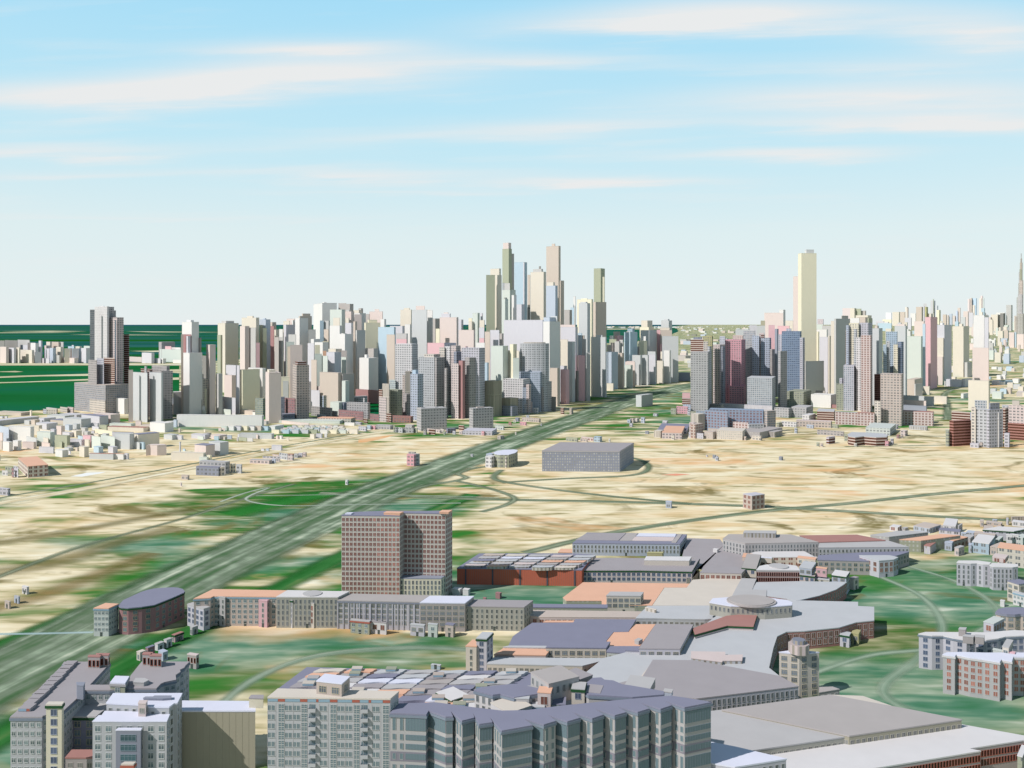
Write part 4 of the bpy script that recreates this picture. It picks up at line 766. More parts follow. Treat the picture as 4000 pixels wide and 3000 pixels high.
prism('F6', [(122, 684), (262, 708), (490, 715), (668, 702), (672, 685), (640, 672), (500, 651), (330, 646), (145, 658)], 16.7, 'n', 'U', hb=9.8, wins='N', label='octagonal arcade with white roof and round grey dome on the mall')
r_, o_ = LAST['root'], LAST['org']; c_ = at(*nat('F6', 400, 680), 16.8)
for kk, (rr, zz) in enumerate([(1, .5), (.9, .9)]):
    slab('dome', [(c_[0] + 13.5 * rr * math.cos(t), c_[1] + 10.5 * rr * math.sin(t)) for t in [k * math.tau / 36 for k in range(36)]], 16.6, 16.9 + zz, mat('X', 'roof'), r_, o_)
prism('F6', [(585, 1014), (718, 1028), (850, 1015), (690, 1000)], 20.4, 'C', 'U', kind='block', wins='c', label='five storey yellow stone tower with round turret on a white roof, right of centre')
r_, o_ = LAST['root'], LAST['org']; c_ = at(*nat('F6', 715, 1017), 20.4)
for rr, z1, cd in ((4.6, 24.5, 'P'), (3.0, 26.3, 'I')):
    walls('turret', [(c_[0] + rr * math.cos(t), c_[1] + rr * math.sin(t)) for t in [k * math.tau / 8 + .39 for k in range(8)]], 20.3, z1, mat(cd, 'v'), r_, o_, top=True)
# glass hall, garage and curved wings
prism('F6', [(210, 262), (358, 292), (845, 284), (790, 268), (660, 234), (250, 232)], 13.5, 'G', 'X', wins='N', label='big grey hall with teal arched windows on its left side')
sub('penthouse', 'F6', [(346, 222), (560, 226), (567, 208), (355, 207)], 17, 13.5, 'G', st='v')
prism('F6', [(845, 284), (1290, 272), (1100, 235), (720, 240), (790, 266)], 12.8, 'Z', 'Q', label='flat brick red roof behind the big grey hall'); 
prism('F6', [(846, 320), (1447, 316), (1300, 272), (850, 286)], 12, 'H', 'G', wins='a', label='long grey roofed arcade wing right of the big grey hall')
prism('F6', [(840, 402), (1190, 412), (1245, 412), (1330, 385), (1448, 350), (1440, 345), (1150, 352), (845, 372)], 9.5, 'X', 'V', wins='y', label='curved lavender roofed wing with olive glass front', st='p')
prism('F6', [(1118, 372), (1318, 372), (1376, 385), (1345, 400), (1248, 408), (1195, 395)], 11.5, 'L', 'H', wins='b', label='pale grey angled end pavilion of the curved wing')
prism('F6', [(393, 358), (490, 385), (820, 382), (750, 345), (430, 348)], 7.5, 'C', 'W', label='low white roofed hall with brown doors below the big grey hall', st='b')
prism('F6', [(434, 468), (720, 470), (700, 442), (640, 434), (500, 434), (455, 444)], 16, 'X', 'W', hb=4, wins='k', label='open parking garage with black and red louvres and white disc roof')
r_, o_ = LAST['root'], LAST['org']; c_ = at(*nat('F6', 582, 448), 16)
slab('dome', [(c_[0] + 6 * math.cos(t), c_[1] + 6 * math.sin(t)) for t in [k * math.tau / 24 for k in range(24)]], 15.9, 16.6, mat('G', 'roof'), r_, o_)
for row, roof, lab, tr, wn in [
    ('F6 337 432 462 462 522 C 70', 'X', 'cream corner pavilion left of the parking garage', GREEN, 'p'), ('F6 717 800 830 462 520 B 70', 'H', 'sky blue corner pavilion right of the parking garage', None, 'c'),
    ('F6 717 820 825 512 565 P 80', 'X', 'pinkish pavilion in front of the sky blue one', GREEN, 'p'), ('F6 820 918 920 538 568 C 80', 'H', 'small cream brown doored house beside the pinkish pavilion', None, 'b'),
    ('F6 830 900 905 462 520 R 70', 'O', 'small rose house behind the cream brown doored house', None, 'v'), ('F6 935 1030 1052 512 640 B 60', 'W', 'sky blue house with round roof light at the curved wall', GREEN, 'c'),
    ('F6 1052 1080 1113 528 605 C 40', 'Z', 'cream house at the end of the curved brick wall', None, 'c'), ('F6 340 460 468 392 425 T 70', 'O', 'orange roofed house behind the garage, left', None, 'n'),
    ('F6 440 535 540 392 425 C 80', 'U', 'white roofed house behind the garage', None, 'k'), ('F6 705 825 832 400 440 C 80', 'O', 'cream house with orange roof behind the sky blue pavilion', None, 'n'),
    ('F6 643 830 838 398 412 X 80', 'W', 'low louvred strip behind the garage', None, None),
    ('F6 988 1050 1062 905 988 L 60', 'H', 'small lavender house at the foot of the brick panelled mall wall', GREEN, 'p'), ('F6 1066 1112 1125 893 970 A 60', 'A', 'small olive yellow house beside the lavender one', None, 'c'), ('F6 1027 1055 1062 855 895 T 60', 'C', 'small tan box behind the lavender house', None, 'v')]:
    f = row.split(); box(f[0], *map(float, f[1:6]), f[6], th=float(f[7]), roof=roof, kind='house', label=lab, trim=tr, wins=wn, hb=4 if float(f[5]) < 530 else 0)
podium('F6', [(435, 552), (700, 545), (1032, 550), (1010, 568), (960, 600), (850, 640), (695, 676), (640, 660), (500, 640), (405, 600)], 9.9, 'H', 'pale roof with sweeping curved brick wall on the right', 'Q', 'a', 'p')
prism('F6', [(337, 525), (432, 528), (404, 600), (500, 604), (498, 645), (270, 648), (300, 590)], 10.2, 'G', 'G', label='grey stepped roof strip left of the octagonal arcade')
# big roofs bottom right
prism('F7', [(205, 632), (1050, 805), (1797, 697), (1500, 640), (925, 533)], 14, 'E', 'X', wins='v', label='huge flat brown grey roof of a warehouse, bottom right')
prism('F7', [(133, 642), (200, 634), (1048, 808), (400, 903), (133, 845), (60, 830), (60, 650)], 13.2, 'n', 'G', wins='v', label='huge flat blue grey roof of a warehouse, bottom right')
prism('F7', [(500, 925), (1055, 842), (1800, 731), (2212, 805), (2420, 850), (2420, 1090), (2212, 833), (1845, 890), (1922, 906), (1210, 1021), (900, 1070), (630, 1110), (600, 960)], 10.5, 'X', 'W', label='pale roof of the open parking garage at the bottom right corner')
GR, GO = LAST['root'], LAST['org']
g3 = [at(*nat('F7', *q), 10.5) for q in [(900, 1070), (1210, 1021), (1922, 906), (1845, 890), (2212, 833), (2420, 801)]]
place_windows(GR, GO, [g3[0], g3[1], g3[2], (g3[2][0] - 1, g3[2][1] + 3)], 0, 10, 'k', cap=100); place_windows(GR, GO, [g3[3], g3[4], g3[5], (g3[4][0], g3[4][1] + 5)], 0, 10, 'k', cap=100)
prism('F7', [(133, 847), (300, 880), (631, 958), (290, 1012), (120, 985), (40, 960), (40, 830)], 23, 'L', 'U', wins='N', label='white roofed block with dark roof patch at the bottom edge, right of centre', cap=60)
prism('F7', [(925, 533), (1140, 542), (1330, 606), (1200, 588), (1000, 552)], 9, 'C', 'C', label='cream roof edge behind the huge brown grey roof')
prism('F7', [(851, 518), (985, 496), (940, 480), (853, 483)], 6, 'X', 'X', kind='house', label='small taupe house behind the yellow stone tower', wins='n')
box('F7', 2168, 2200, 2230, 945, 1050, 'N', kind='house', st='w', hb=10.4, roof='W', label='little stair tower at the bottom right corner', th=60)
# apartment blocks on the right edge
prism('F6', [(1513, 893), (1560, 882), (1690, 883), (1960, 885), (2150, 870), (2300, 880), (2300, 930), (2212, 905), (2090, 912), (2040, 925), (1960, 935), (1890, 925), (1830, 935), (1740, 920), (1675, 905), (1600, 905)], 17, 'L', 'W', kind='block', wins='p', label='long grey glass bayed block with white roof at the right edge', trim=SLATE)
for pts in ([(1777, 862), (1822, 866), (1830, 852), (1785, 850)], [(1805, 908), (1875, 915), (1885, 902), (1820, 898)], [(1885, 912), (1945, 918), (1950, 903), (1890, 898)]): sub('penthouse', 'F6', pts, 20.5, 17, 'X', 'G', wins='k')
prism('F6', [(1673, 1030), (1752, 1042), (1760, 1030), (1850, 1050), (1940, 1062), (2050, 1080), (2060, 1062), (2130, 1075), (2140, 1045), (2300, 1050), (2300, 1020), (2150, 1018), (1960, 1020), (1790, 1015), (1700, 1018)], 18, 'G', 'U', kind='block', wins='d', label='stepped white and brick panelled block at the right edge', trim='W')
box('F6', 1940, 2000, 2010, 1225, 1322, 'L', kind='house', th=60, wins='p', trim=GREEN, roof='G', label='small grey tower with green edge in front of the brick panelled block')
sub_ = LAST
box('F6', 1943, 2010, 2080, 828, 905, 'L', hb=12, kind='block', th=40, wins='b', roof='M', label='grey cube with brick panels behind the long white roofed block')
for row, roof, lab, wn, tr in [('F6 2068 2110 2140 985 1040 C 60', 'G', 'cream roof house on the brick panelled block', 'n', None), ('F6 2112 2150 2155 1022 1045 R 60', 'R', 'rose roof hut on the brick panelled block', None, None), ('F6 2005 2065 2070 1020 1030 M 60', 'M', 'mint roof hut on the brick panelled block', None, None)]:
    f = row.split(); box(f[0], *map(float, f[1:6]), f[6], th=float(f[7]), roof=roof, kind='house', label=lab, wins=wn, hb=17)
prism('N6', [(1562, 1308), (1610, 1320), (1700, 1335), (1800, 1340), (1870, 1330), (2000, 1345), (2000, 1262), (1850, 1250), (1680, 1253), (1600, 1270)], 17, 'T', 'V', kind='block', wins='c', label='tan block with pilasters and curved lavender roof at the right edge', trim='I')
prism('N6', [(1075, 692), (1250, 703), (1325, 700), (1405, 712), (1480, 716), (1500, 690), (1340, 668), (1100, 668)], 15, 'L', 'W', kind='block', wins='N', label='left wing of the grey block with brown windows, right side')
prism('N6', [(1483, 724), (1525, 746), (1770, 750), (1838, 742), (1835, 712), (1520, 697)], 15, 'L', 'W', kind='block', wins='N', label='right wing of the grey block with brown windows, right side')
box('N6', 1520, 1680, 1715, 640, 700, 'P', hb=14.5, kind='house', wins=None, st='b', th=60, label='pink roof house on the grey block with brown windows')
box('N6', 1707, 1850, 2000, 962, 1215, 'C', kind='block', wins='c', roof='V', th=20, label='cream four storey block cut by the right edge')
box('N6', 1778, 1960, 2000, 1105, 1265, 'W', kind='block', wins='s', roof='H', th=30, label='white block with blue and red parapet at the right edge', trim=BLUEG)
box('N6', 1617, 1668, 1678, 1175, 1250, 'W', kind='house', wins='N', th=60, label='tiny white tower above the tan pilastered block')
prism('N6', [(0, 348), (232, 372), (720, 314), (490, 294), (330, 300)], 9, 'G', 'G', st='f', label='long grey roofed hall right of the brick red roof')
prism('N6', [(362, 405), (630, 418), (1122, 354), (880, 336)], 9, 'N', 'O', st='f', label='long hall with salmon roof, right side')
prism('N6', [(1405, 277), (1785, 303), (1990, 262), (1600, 242)], 8, 'L', 'W', st='w', label='wide white roof with green edge at the right edge', trim=GREEN)
table('N6', """240 340 388 256 312 W b 50, 390 430 472 268 302 G w 40, 537 740 877 265 332 B w 40 T, 853 905 912 238 262 G w, 905 1060 1090 240 305 W w 60, 1090 1105 1148 235 320 G w 50, 855 1115 1125 312 362 L w 60 V, 1128 1190 1205 332 382 B w 60, 1192 1285 1312 325 382 B w 60, 1150 1245 1295 388 460 G w 50
890 1040 1215 422 528 T b 35 O, 925 1015 1048 450 552 B w 55, 1048 1100 1170 512 615 P w 40 G, 670 745 848 488 592 L f 50 Q, 485 500 526 450 530 G w 50, 1223 1260 1266 475 575 B w 60, 1267 1478 1553 458 598 S w 62 W, 1555 1600 1655 412 490 M w 50, 1490 1580 1712 505 612 T w 40, 1585 1930 1960 545 768 C w 80 O
1293 1550 1568 352 432 T w 70, 1365 1408 1413 180 250 T w 60, 1440 1630 1645 210 250 T w 70, 1520 1575 1582 162 205 B w 60, 1693 1718 1724 142 228 L w 60, 1750 1765 2000 125 200 T v 8, 1765 1975 1990 205 262 W w 70, 1573 1630 1692 312 390 W w 50, 1693 1765 1770 350 508 W w 60, 1768 1846 1852 350 502 W w 60, 1800 1900 1990 385 512 M w 40, 1405 1520 1530 302 340 T w 60
1700 1740 1745 290 330 G w 60, 1300 1330 1345 400 440 G w 60, 690 712 716 275 305 W w 60""", 'house', 'in the village at the right edge')
# ---------------------------------------------------------------- the far towers, read off place by place: x left, near corner, right, top, foot, colour, make, turn
zA = 'on the far island at left'
table('R1', """0 66 95 705 881 P, 95 150 175 715 881 L, 177 206 220 712 881 C, 220 345 370 740 881 C, -40 48 52 636 872 K, 52 186 190 634 870 K, 190 318 322 630 868 G, 298 328 330 660 872 P, 330 383 388 662 875 W, 388 415 418 665 876 W, 418 443 458 638 874 L, 375 445 447 760 882 L
220 303 330 685 872 L, 500 540 560 650 868 C, 540 632 650 652 867 T, 480 520 540 690 872 P, 475 533 537 722 876 L, 537 572 603 717 879 B, 605 655 680 706 877 C, 585 640 655 795 880 G, 443 530 534 830 883 L, 650 803 847 825 883 P, 695 755 758 722 880 C, 757 780 783 718 879 P, 783 845 848 722 880 L, 847 875 878 720 878 B, 877 930 972 718 882 L, 640 684 688 652 868 G
735 800 804 700 872 S, 815 860 884 700 872 C, 905 968 975 695 876 M, 775 795 800 686 870 L, 1398 1530 1534 815 872 P, 1532 1636 1668 770 886 L, 1668 1733 1738 830 886 L, 1737 1760 1794 830 886 W, 1725 1958 1985 735 876 M, 1868 1955 1960 845 885 W""", 'tower', zA)
table('R1', "1715 1745 1890 652 866 P g 40, 1783 1848 1852 698 870 R, 1850 1950 1954 712 872 W", 'tower', zA)
zB = 'in the cluster beside the lagoon'
table('R1', """803 1140 1395 1117 1430 X g 52 T, 972 1022 1025 303 1392 G g, 1022 1157 1180 268 1394 W f 50
+ 1045 1140 263
1157 1160 1232 272 1385 G w 65, 1180 1184 1252 310 1380 G w 65, 1183 1265 1335 386 1396 P w 55
+ 1200 1250 380
1240 1254 1256 415 1398 S g, 1337 1392 1396 570 1384 X h, 953 1043 1048 848 1418 X w, 1045 1120 1124 830 1416 L g, 1120 1238 1242 825 1417 T h, 968 1135 1141 1287 1433 C w
1180 1342 1384 1265 1432 W, 1388 1437 1440 955 1517 P, 1412 1590 1594 985 1521 H, 1594 1608 1611 978 1518 J, 1613 1742 1762 985 1523 H p 74, 1742 1866 1869 965 1480 X w, 1640 1800 1832 912 1470 X w 70, 1520 1642 1646 945 1462 X h, 1560 1580 1590 916 1465 G w
1955 1980 1983 570 1440 T, 1966 2070 2148 435 1440 W p 52
+ 2010 2095 415
1980 2060 2064 570 1442 D, 2013 2030 2058 588 1446 L, 2062 2160 2175 606 1435 K, 1980 2047 2185 770 1452 W p 48, 2028 2034 2200 1005 1447 G p 40, 1870 2098 2101 1190 1430 G, 1985 2180 2184 1275 1442 X, 1765 1985 1990 1262 1400 B w, 1780 1965 1968 1330 1425 T w, 1780 1950 1955 1390 1435 X
465 500 504 1378 1430 G w, 500 600 622 1372 1432 W w, 650 735 740 1362 1416 C w, 738 780 800 1360 1418 M w, 322 334 347 1390 1450 T, 1878 1905 1918 1493 1572 B, 1968 1986 1990 1318 1440 L, 2100 2165 2260 1055 1442 C w 50, 1466 1500 1532 1505 1550 T""", 'tower', zB)
zC = 'in the crowded left centre skyline'
table('R2', """293 330 393 683 1441 P p 12, 417 497 642 448 1200 C p 46
+ 455 590 424 G
412 448 467 577 1225 N p 60, 396 425 468 995 1441 G p 40, 250 290 296 800 1300 K, 505 628 655 905 1300 L, 485 568 613 1012 1320 P, 455 608 612 1255 1438 L, 468 556 560 1382 1446 M, 610 790 850 1398 1442 T, 745 850 854 1412 1448 W
657 684 870 952 1430 Y p 44 E, 745 900 935 935 1405 W p 60, 820 905 930 1262 1460 N g 60, 932 970 1100 985 1532 P p 8
+ 940 1052 948 C
1102 1187 1190 1028 1410 Y, 1120 1180 1183 1075 1415 W, 1138 1250 1254 1262 1486 D w, 1100 1140 1143 1245 1480 I g, 1110 1250 1253 1430 1494 I w, 1225 1268 1402 902 1490 T w 10
+ 1240 1385 862 X h
1155 1243 1246 650 1340 M, 1168 1200 1203 700 1345 C, 1198 1330 1333 685 1350 P, 655 710 757 480 1250 P p 30, 675 830 865 388 1230 C p 66
+ 727 812 372
757 825 829 497 1252 G, 868 935 985 408 1222 B p 60
+ 900 940 397
830 870 873 660 1262 R, 905 945 948 500 1232 N, 870 902 905 468 1225 E, 985 1005 1048 438 1205 T p 40, 985 1022 1027 480 1240 D, 1027 1045 1078 518 1228 C p 40, 1080 1118 1124 513 1190 W, 1030 1074 1078 600 1250 X, 1078 1120 1124 600 1248 G
1130 1155 1258 465 1222 L p 38, 1180 1258 1262 570 1256 G, 1125 1190 1195 425 1190 C, 1160 1245 1250 400 1186 P, 1215 1230 1250 415 1190 W, 1252 1300 1392 392 1232 W p 42, 1260 1280 1284 470 1205 C, 1290 1305 1433 372 1200 T p 30
+ 1325 1415 345
1395 1475 1478 517 1238 G, 1245 1255 1258 440 1215 K, 1450 1545 1702 230 1160 W p 12
+ 1530 1600 222
1520 1560 1563 420 1205 S, 1560 1614 1628 422 1206 G p 60, 1563 1612 1616 515 1234 T, 1628 1755 1792 300 1196 M p 66, 1720 1800 1804 232 1148 X, 1748 1843 1882 240 1152 X p 62, 1663 1733 1737 390 1222 C, 1793 1857 1890 322 1185 P p 60
+ 1795 1850 305 G
1793 1858 1906 445 1235 L p 50, 1795 1830 1840 393 1215 C, 1625 1733 1757 475 1262 W p 64, 1733 1790 1874 565 1296 W p 50
+ 1745 1800 563
1388 1455 1462 665 1292 L, 1422 1455 1520 620 1285 W p 50, 1463 1550 1612 655 1302 W p 56, 1465 1520 1523 685 1312 Y, 1548 1612 1616 645 1290 E, 1426 1484 1488 845 1400 T, 1463 1540 1543 780 1382 M, 1516 1602 1606 802 1386 M, 1590 1678 1750 762 1380 L p 58, 1750 1810 1813 745 1340 P, 1750 1802 1806 815 1365 M, 1612 1690 1757 727 1342 C p 50, 1553 1588 1590 748 1372 O
1517 1717 1757 985 1422 T p 66, 1757 1764 1890 997 1420 X p 40, 1757 1795 1838 1072 1428 M, 1422 1516 1520 1130 1400 P, 1420 1516 1520 1175 1410 L, 1890 1952 2016 340 1180 W p 52, 1882 1940 1972 308 1166 C p 60, 1893 1970 1973 355 1196 P, 1906 1920 2012 525 1290 G p 40, 1937 1965 1986 288 1158 X, 1880 1900 1922 430 1250 T p 50, 2016 2050 2056 350 1190 X
2053 2195 2200 322 1165 P
+ 2110 2165 298
2000 2014 2172 443 1240 Y p 10
+ 2035 2140 412
2175 2215 2235 405 1240 W, 1946 2046 2150 825 1310 W p 44
+ 1995 2040 789
1905 2160 2164 1175 1322 D, 2012 2100 2150 722 1290 X p 50, 1400 1420 1424 1080 1420 K w, 1780 1800 2035 1245 1400 G w 30, 1822 2025 2032 1260 1412 W w, 1700 1812 1862 1310 1445 I g 60, 1810 2040 2062 1310 1488 G w 70
1720 1985 1992 1405 1500 D w, 1420 1560 1652 1235 1410 B g 50, 1530 1590 1625 1230 1412 C w 56, 1425 1640 1654 1365 1468 X w, 1640 1700 1712 1400 1462 X w, 1488 1580 1584 1440 1476 H w, 1632 1725 1800 1305 1445 M p 50, 2060 2160 2166 1435 1510 D w, 1990 2030 2036 1480 1532 T h, 232 290 296 1155 1440 Y, 612 650 656 905 1430 L
245 280 283 1345 1440 W, 248 282 286 1390 1446 M, 425 462 482 1290 1438 K""", 'tower', zC)
zD = 'in the windowed group left of the highway'
table('R3', """213 385 403 490 1290 S p 70, 305 392 396 572 1305 T, 408 520 533 560 1255 G p 66, 410 520 524 620 1262 R, 340 475 500 478 1222 L p 66, 453 568 578 303 1150 C p 76
+ 488 560 285
502 558 580 460 1192 W p 55, 577 738 742 303 1222 H
+ 618 722 262 P
742 800 804 310 1212 W
+ 742 785 312 C
745 925 929 663 1332 R, 803 830 893 398 1172 X p 40, 835 877 881 508 1232 Y, 878 1060 1080 385 1232 P p 76
+ 890 995 345 L
+ 915 970 333 P
1078 1112 1133 410 1182 L, 1083 1245 1262 522 1284 P p 72, 1190 1226 1230 395 1170 Y, 1195 1225 1243 430 1190 C, 1232 1288 1310 338 1190 M p 60, 1308 1358 1364 415 1204 C, 1303 1358 1362 495 1232 L, 1307 1357 1361 610 1252 R, 1320 1338 1345 340 1186 L
1365 1420 1424 540 1306 T, 1423 1520 1524 523 1302 L, 1433 1560 1617 695 1405 M p 64, 1270 1364 1368 660 1325 W, 1522 1550 1568 560 1292 X p 50, 1570 1990 2000 413 1296 L, 1617 1735 1739 745 1402 C, 1365 1392 1408 875 1412 S, 1995 2065 2180 430 1334 W p 47, 2000 2065 2132 385 1318 B p 50, 2076 2146 2150 372 1312 H, 1635 1672 1712 676 1402 Y p 50, 1670 1735 1738 825 1412 M
1715 1964 1978 975 1408 B g 76, 1563 1780 1862 1055 1422 W w 66, 1730 1810 1816 1322 1424 W w, 1826 1875 1880 1298 1422 P w, 1890 1930 1946 1365 1425 W w, 1975 2050 2088 1080 1400 G w 60, 1940 1990 2002 1140 1404 X w, 1812 1840 1862 1112 1425 P w, 1773 1815 1818 1145 1423 B w
1360 1460 1550 1075 1462 E v 55, 1550 1640 1725 1262 1450 E v 45, 1548 1600 1672 1205 1408 X w 40, 1548 1660 1722 1350 1454 I w 50, 397 580 642 678 1410 W w 66
+ 400 640 672
647 820 925 820 1452 H w 60
+ 712 880 782 C w
333 400 405 1060 1405 M g, 258 330 336 1105 1490 C v, 222 258 262 1165 1512 T h, 222 300 304 1250 1517 P w, 330 435 446 1120 1402 M g, 300 425 475 1170 1484 N w 60, 475 500 505 1010 1440 T w, 562 640 700 998 1502 B w 55
+ 580 645 955 S
508 560 563 968 1412 C v, 640 670 698 960 1440 W h, 873 930 936 710 1434 C w, 930 990 1012 700 1436 W w, 1000 1055 1104 692 1442 P w 50, 1030 1060 1125 757 1455 I w 40, 1003 1080 1084 885 1482 P w, 1083 1125 1152 855 1482 D p 60, 1112 1305 1365 717 1472 L w 66, 1150 1200 1280 820 1476 X w 40
1150 1160 1182 700 1420 R, 820 845 935 820 1455 X w 35, 930 950 970 935 1470 X w 40, 480 520 562 1215 1462 X w 40, 355 470 482 1362 1466 Q w, 280 352 358 1425 1522 T h, 322 565 592 1458 1527 Q w 75, 630 678 955 1372 1616 G w 24
+ 670 715 1362
+ 820 862 1362
1198 1238 1458 1370 1602 G w 28
+ 1270 1355 1350 T w
2172 2250 2254 910 1300 L, 1855 1865 1868 1110 1420 X w, 1458 1482 1488 1400 1456 T h, 145 215 222 1438 1505 D w, 930 1055 1058 662 1400 I w, 2088 2130 2135 1245 1395 K""", 'tower', zD)
box('R3', 1735, 2050, 2068, 668, 1404, 'H', 'w', 80, kind='tower', label='broad round grey windowed tower left of the highway', round_=True); top('R3', 1755, 1990, 655, 'C', 'v')
zE = 'in the central row along the highway'
table('T', """313 422 425 550 1990 N, 422 450 504 550 1980 C p 40, 364 474 495 470 1900 C p 76, 540 605 609 650 1960 G, 512 545 548 648 1955 H, 512 630 677 732 1970 M p 62, 628 656 688 797 1990 W p 50, 505 547 585 843 2000 M p 58
+ 535 570 829 K
660 770 818 390 1900 S p 68, 770 784 788 392 1905 L, 688 750 786 912 2000 L p 58, 820 852 857 950 1960 K, 823 854 858 548 1880 T, 860 1022 1052 510 1960 C p 76
+ 893 1014 478 G
+ 965 990 443 K
1055 1207 1232 190 1880 T p 76
+ 1123 1165 165
1222 1232 1275 618 1930 T p 42, 1053 1167 1196 680 1990 B p 74
+ 1065 1160 640 C
1642 1728 1778 467 1880 N p 62, 1633 1664 1796 883 1910 T p 30, 1750 1773 1776 572 1884 Y""", 'tower', zE)
prism('T', [(513, 238), (560, 244), (590, 240), (630, 228), (600, 222), (540, 222)], 306, 'N', 'N', kind='tower', label='tallest sage green curved tower with pale stripes, centre') if False else None
table('T', "513 592 630 225 1950 N p 60\n+ 520 623 155 P\n590 600 658 283 1945 X p 50", 'tower', zE)
table('R4', """133 213 238 935 1348 T p 70, 248 303 343 950 1324 R p 62, 248 325 329 625 1292 C, 325 375 405 648 1302 H p 64, 248 408 434 490 1290 L p 74, 248 405 409 465 1280 P, 435 475 480 555 1272 S, 435 512 515 798 1292 R, 478 518 524 620 1282 G, 480 500 508 582 1276 T, 412 480 560 925 1258 T p 66, 430 535 541 1088 1254 H, 410 430 443 965 1295 K, 408 425 442 1128 1290 K
565 600 635 1013 1204 M p 50, 565 590 594 1065 1222 I, 445 537 568 232 1254 H p 74
+ 463 540 220
427 583 600 190 1238 Y p 80
+ 470 540 183
577 733 746 598 1250 H p 80
+ 636 700 577
690 798 868 762 1168 B p 54, 870 922 937 772 1156 T, 637 817 823 1100 1181 C, 355 394 398 280 1205 S, 386 408 412 160 1180 W p 60, 400 404 412 260 1182 W, 288 345 372 305 1220 X p 60
528 570 573 768 1290 G, 940 1018 1027 900 1147 M p 70, 945 1050 1055 868 1142 P, 1022 1110 1130 795 1122 H p 72, 1128 1190 1201 793 1120 H p 74, 1200 1272 1283 788 1112 L p 76, 1283 1352 1363 855 1102 C p 76, 1363 1425 1440 743 1094 W p 74, 1345 1520 1523 590 1087 H, 1440 1468 1521 945 1085 T p 40
1328 1370 1376 755 1082 C, 1287 1325 1328 520 1062 R, 1328 1344 1347 675 1070 R, 1326 1450 1453 525 1066 T, 1322 1425 1428 497 1062 C, 1335 1417 1452 420 1050 H p 64
+ 1365 1425 405
1112 1205 1286 525 1072 H p 52, 1103 1200 1258 490 1062 Y p 60, 1120 1186 1240 420 1050 C p 55, 1085 1150 1182 640 1092 Y p 60, 1112 1168 1172 590 1080 W, 1185 1272 1276 755 1100 H, 935 1000 1078 545 1104 S p 58, 955 1003 1007 540 1096 P, 970 1048 1051 506 1082 S, 820 892 895 540 1062 X, 835 862 928 583 1082 R p 50, 778 815 818 585 1092 W, 790 832 836 660 1112 P
833 880 896 645 1122 G, 885 920 930 628 1120 G, 750 788 792 685 1128 X, 1078 1102 1105 702 1100 K, 1062 1122 1244 1228 1355 H p 52, 870 905 910 1020 1154 K, 960 1045 1052 860 1140 P, 775 850 854 622 1100 N, 912 925 932 700 1130 W""", 'tower', zE)
zF = 'in the pink tower cluster'
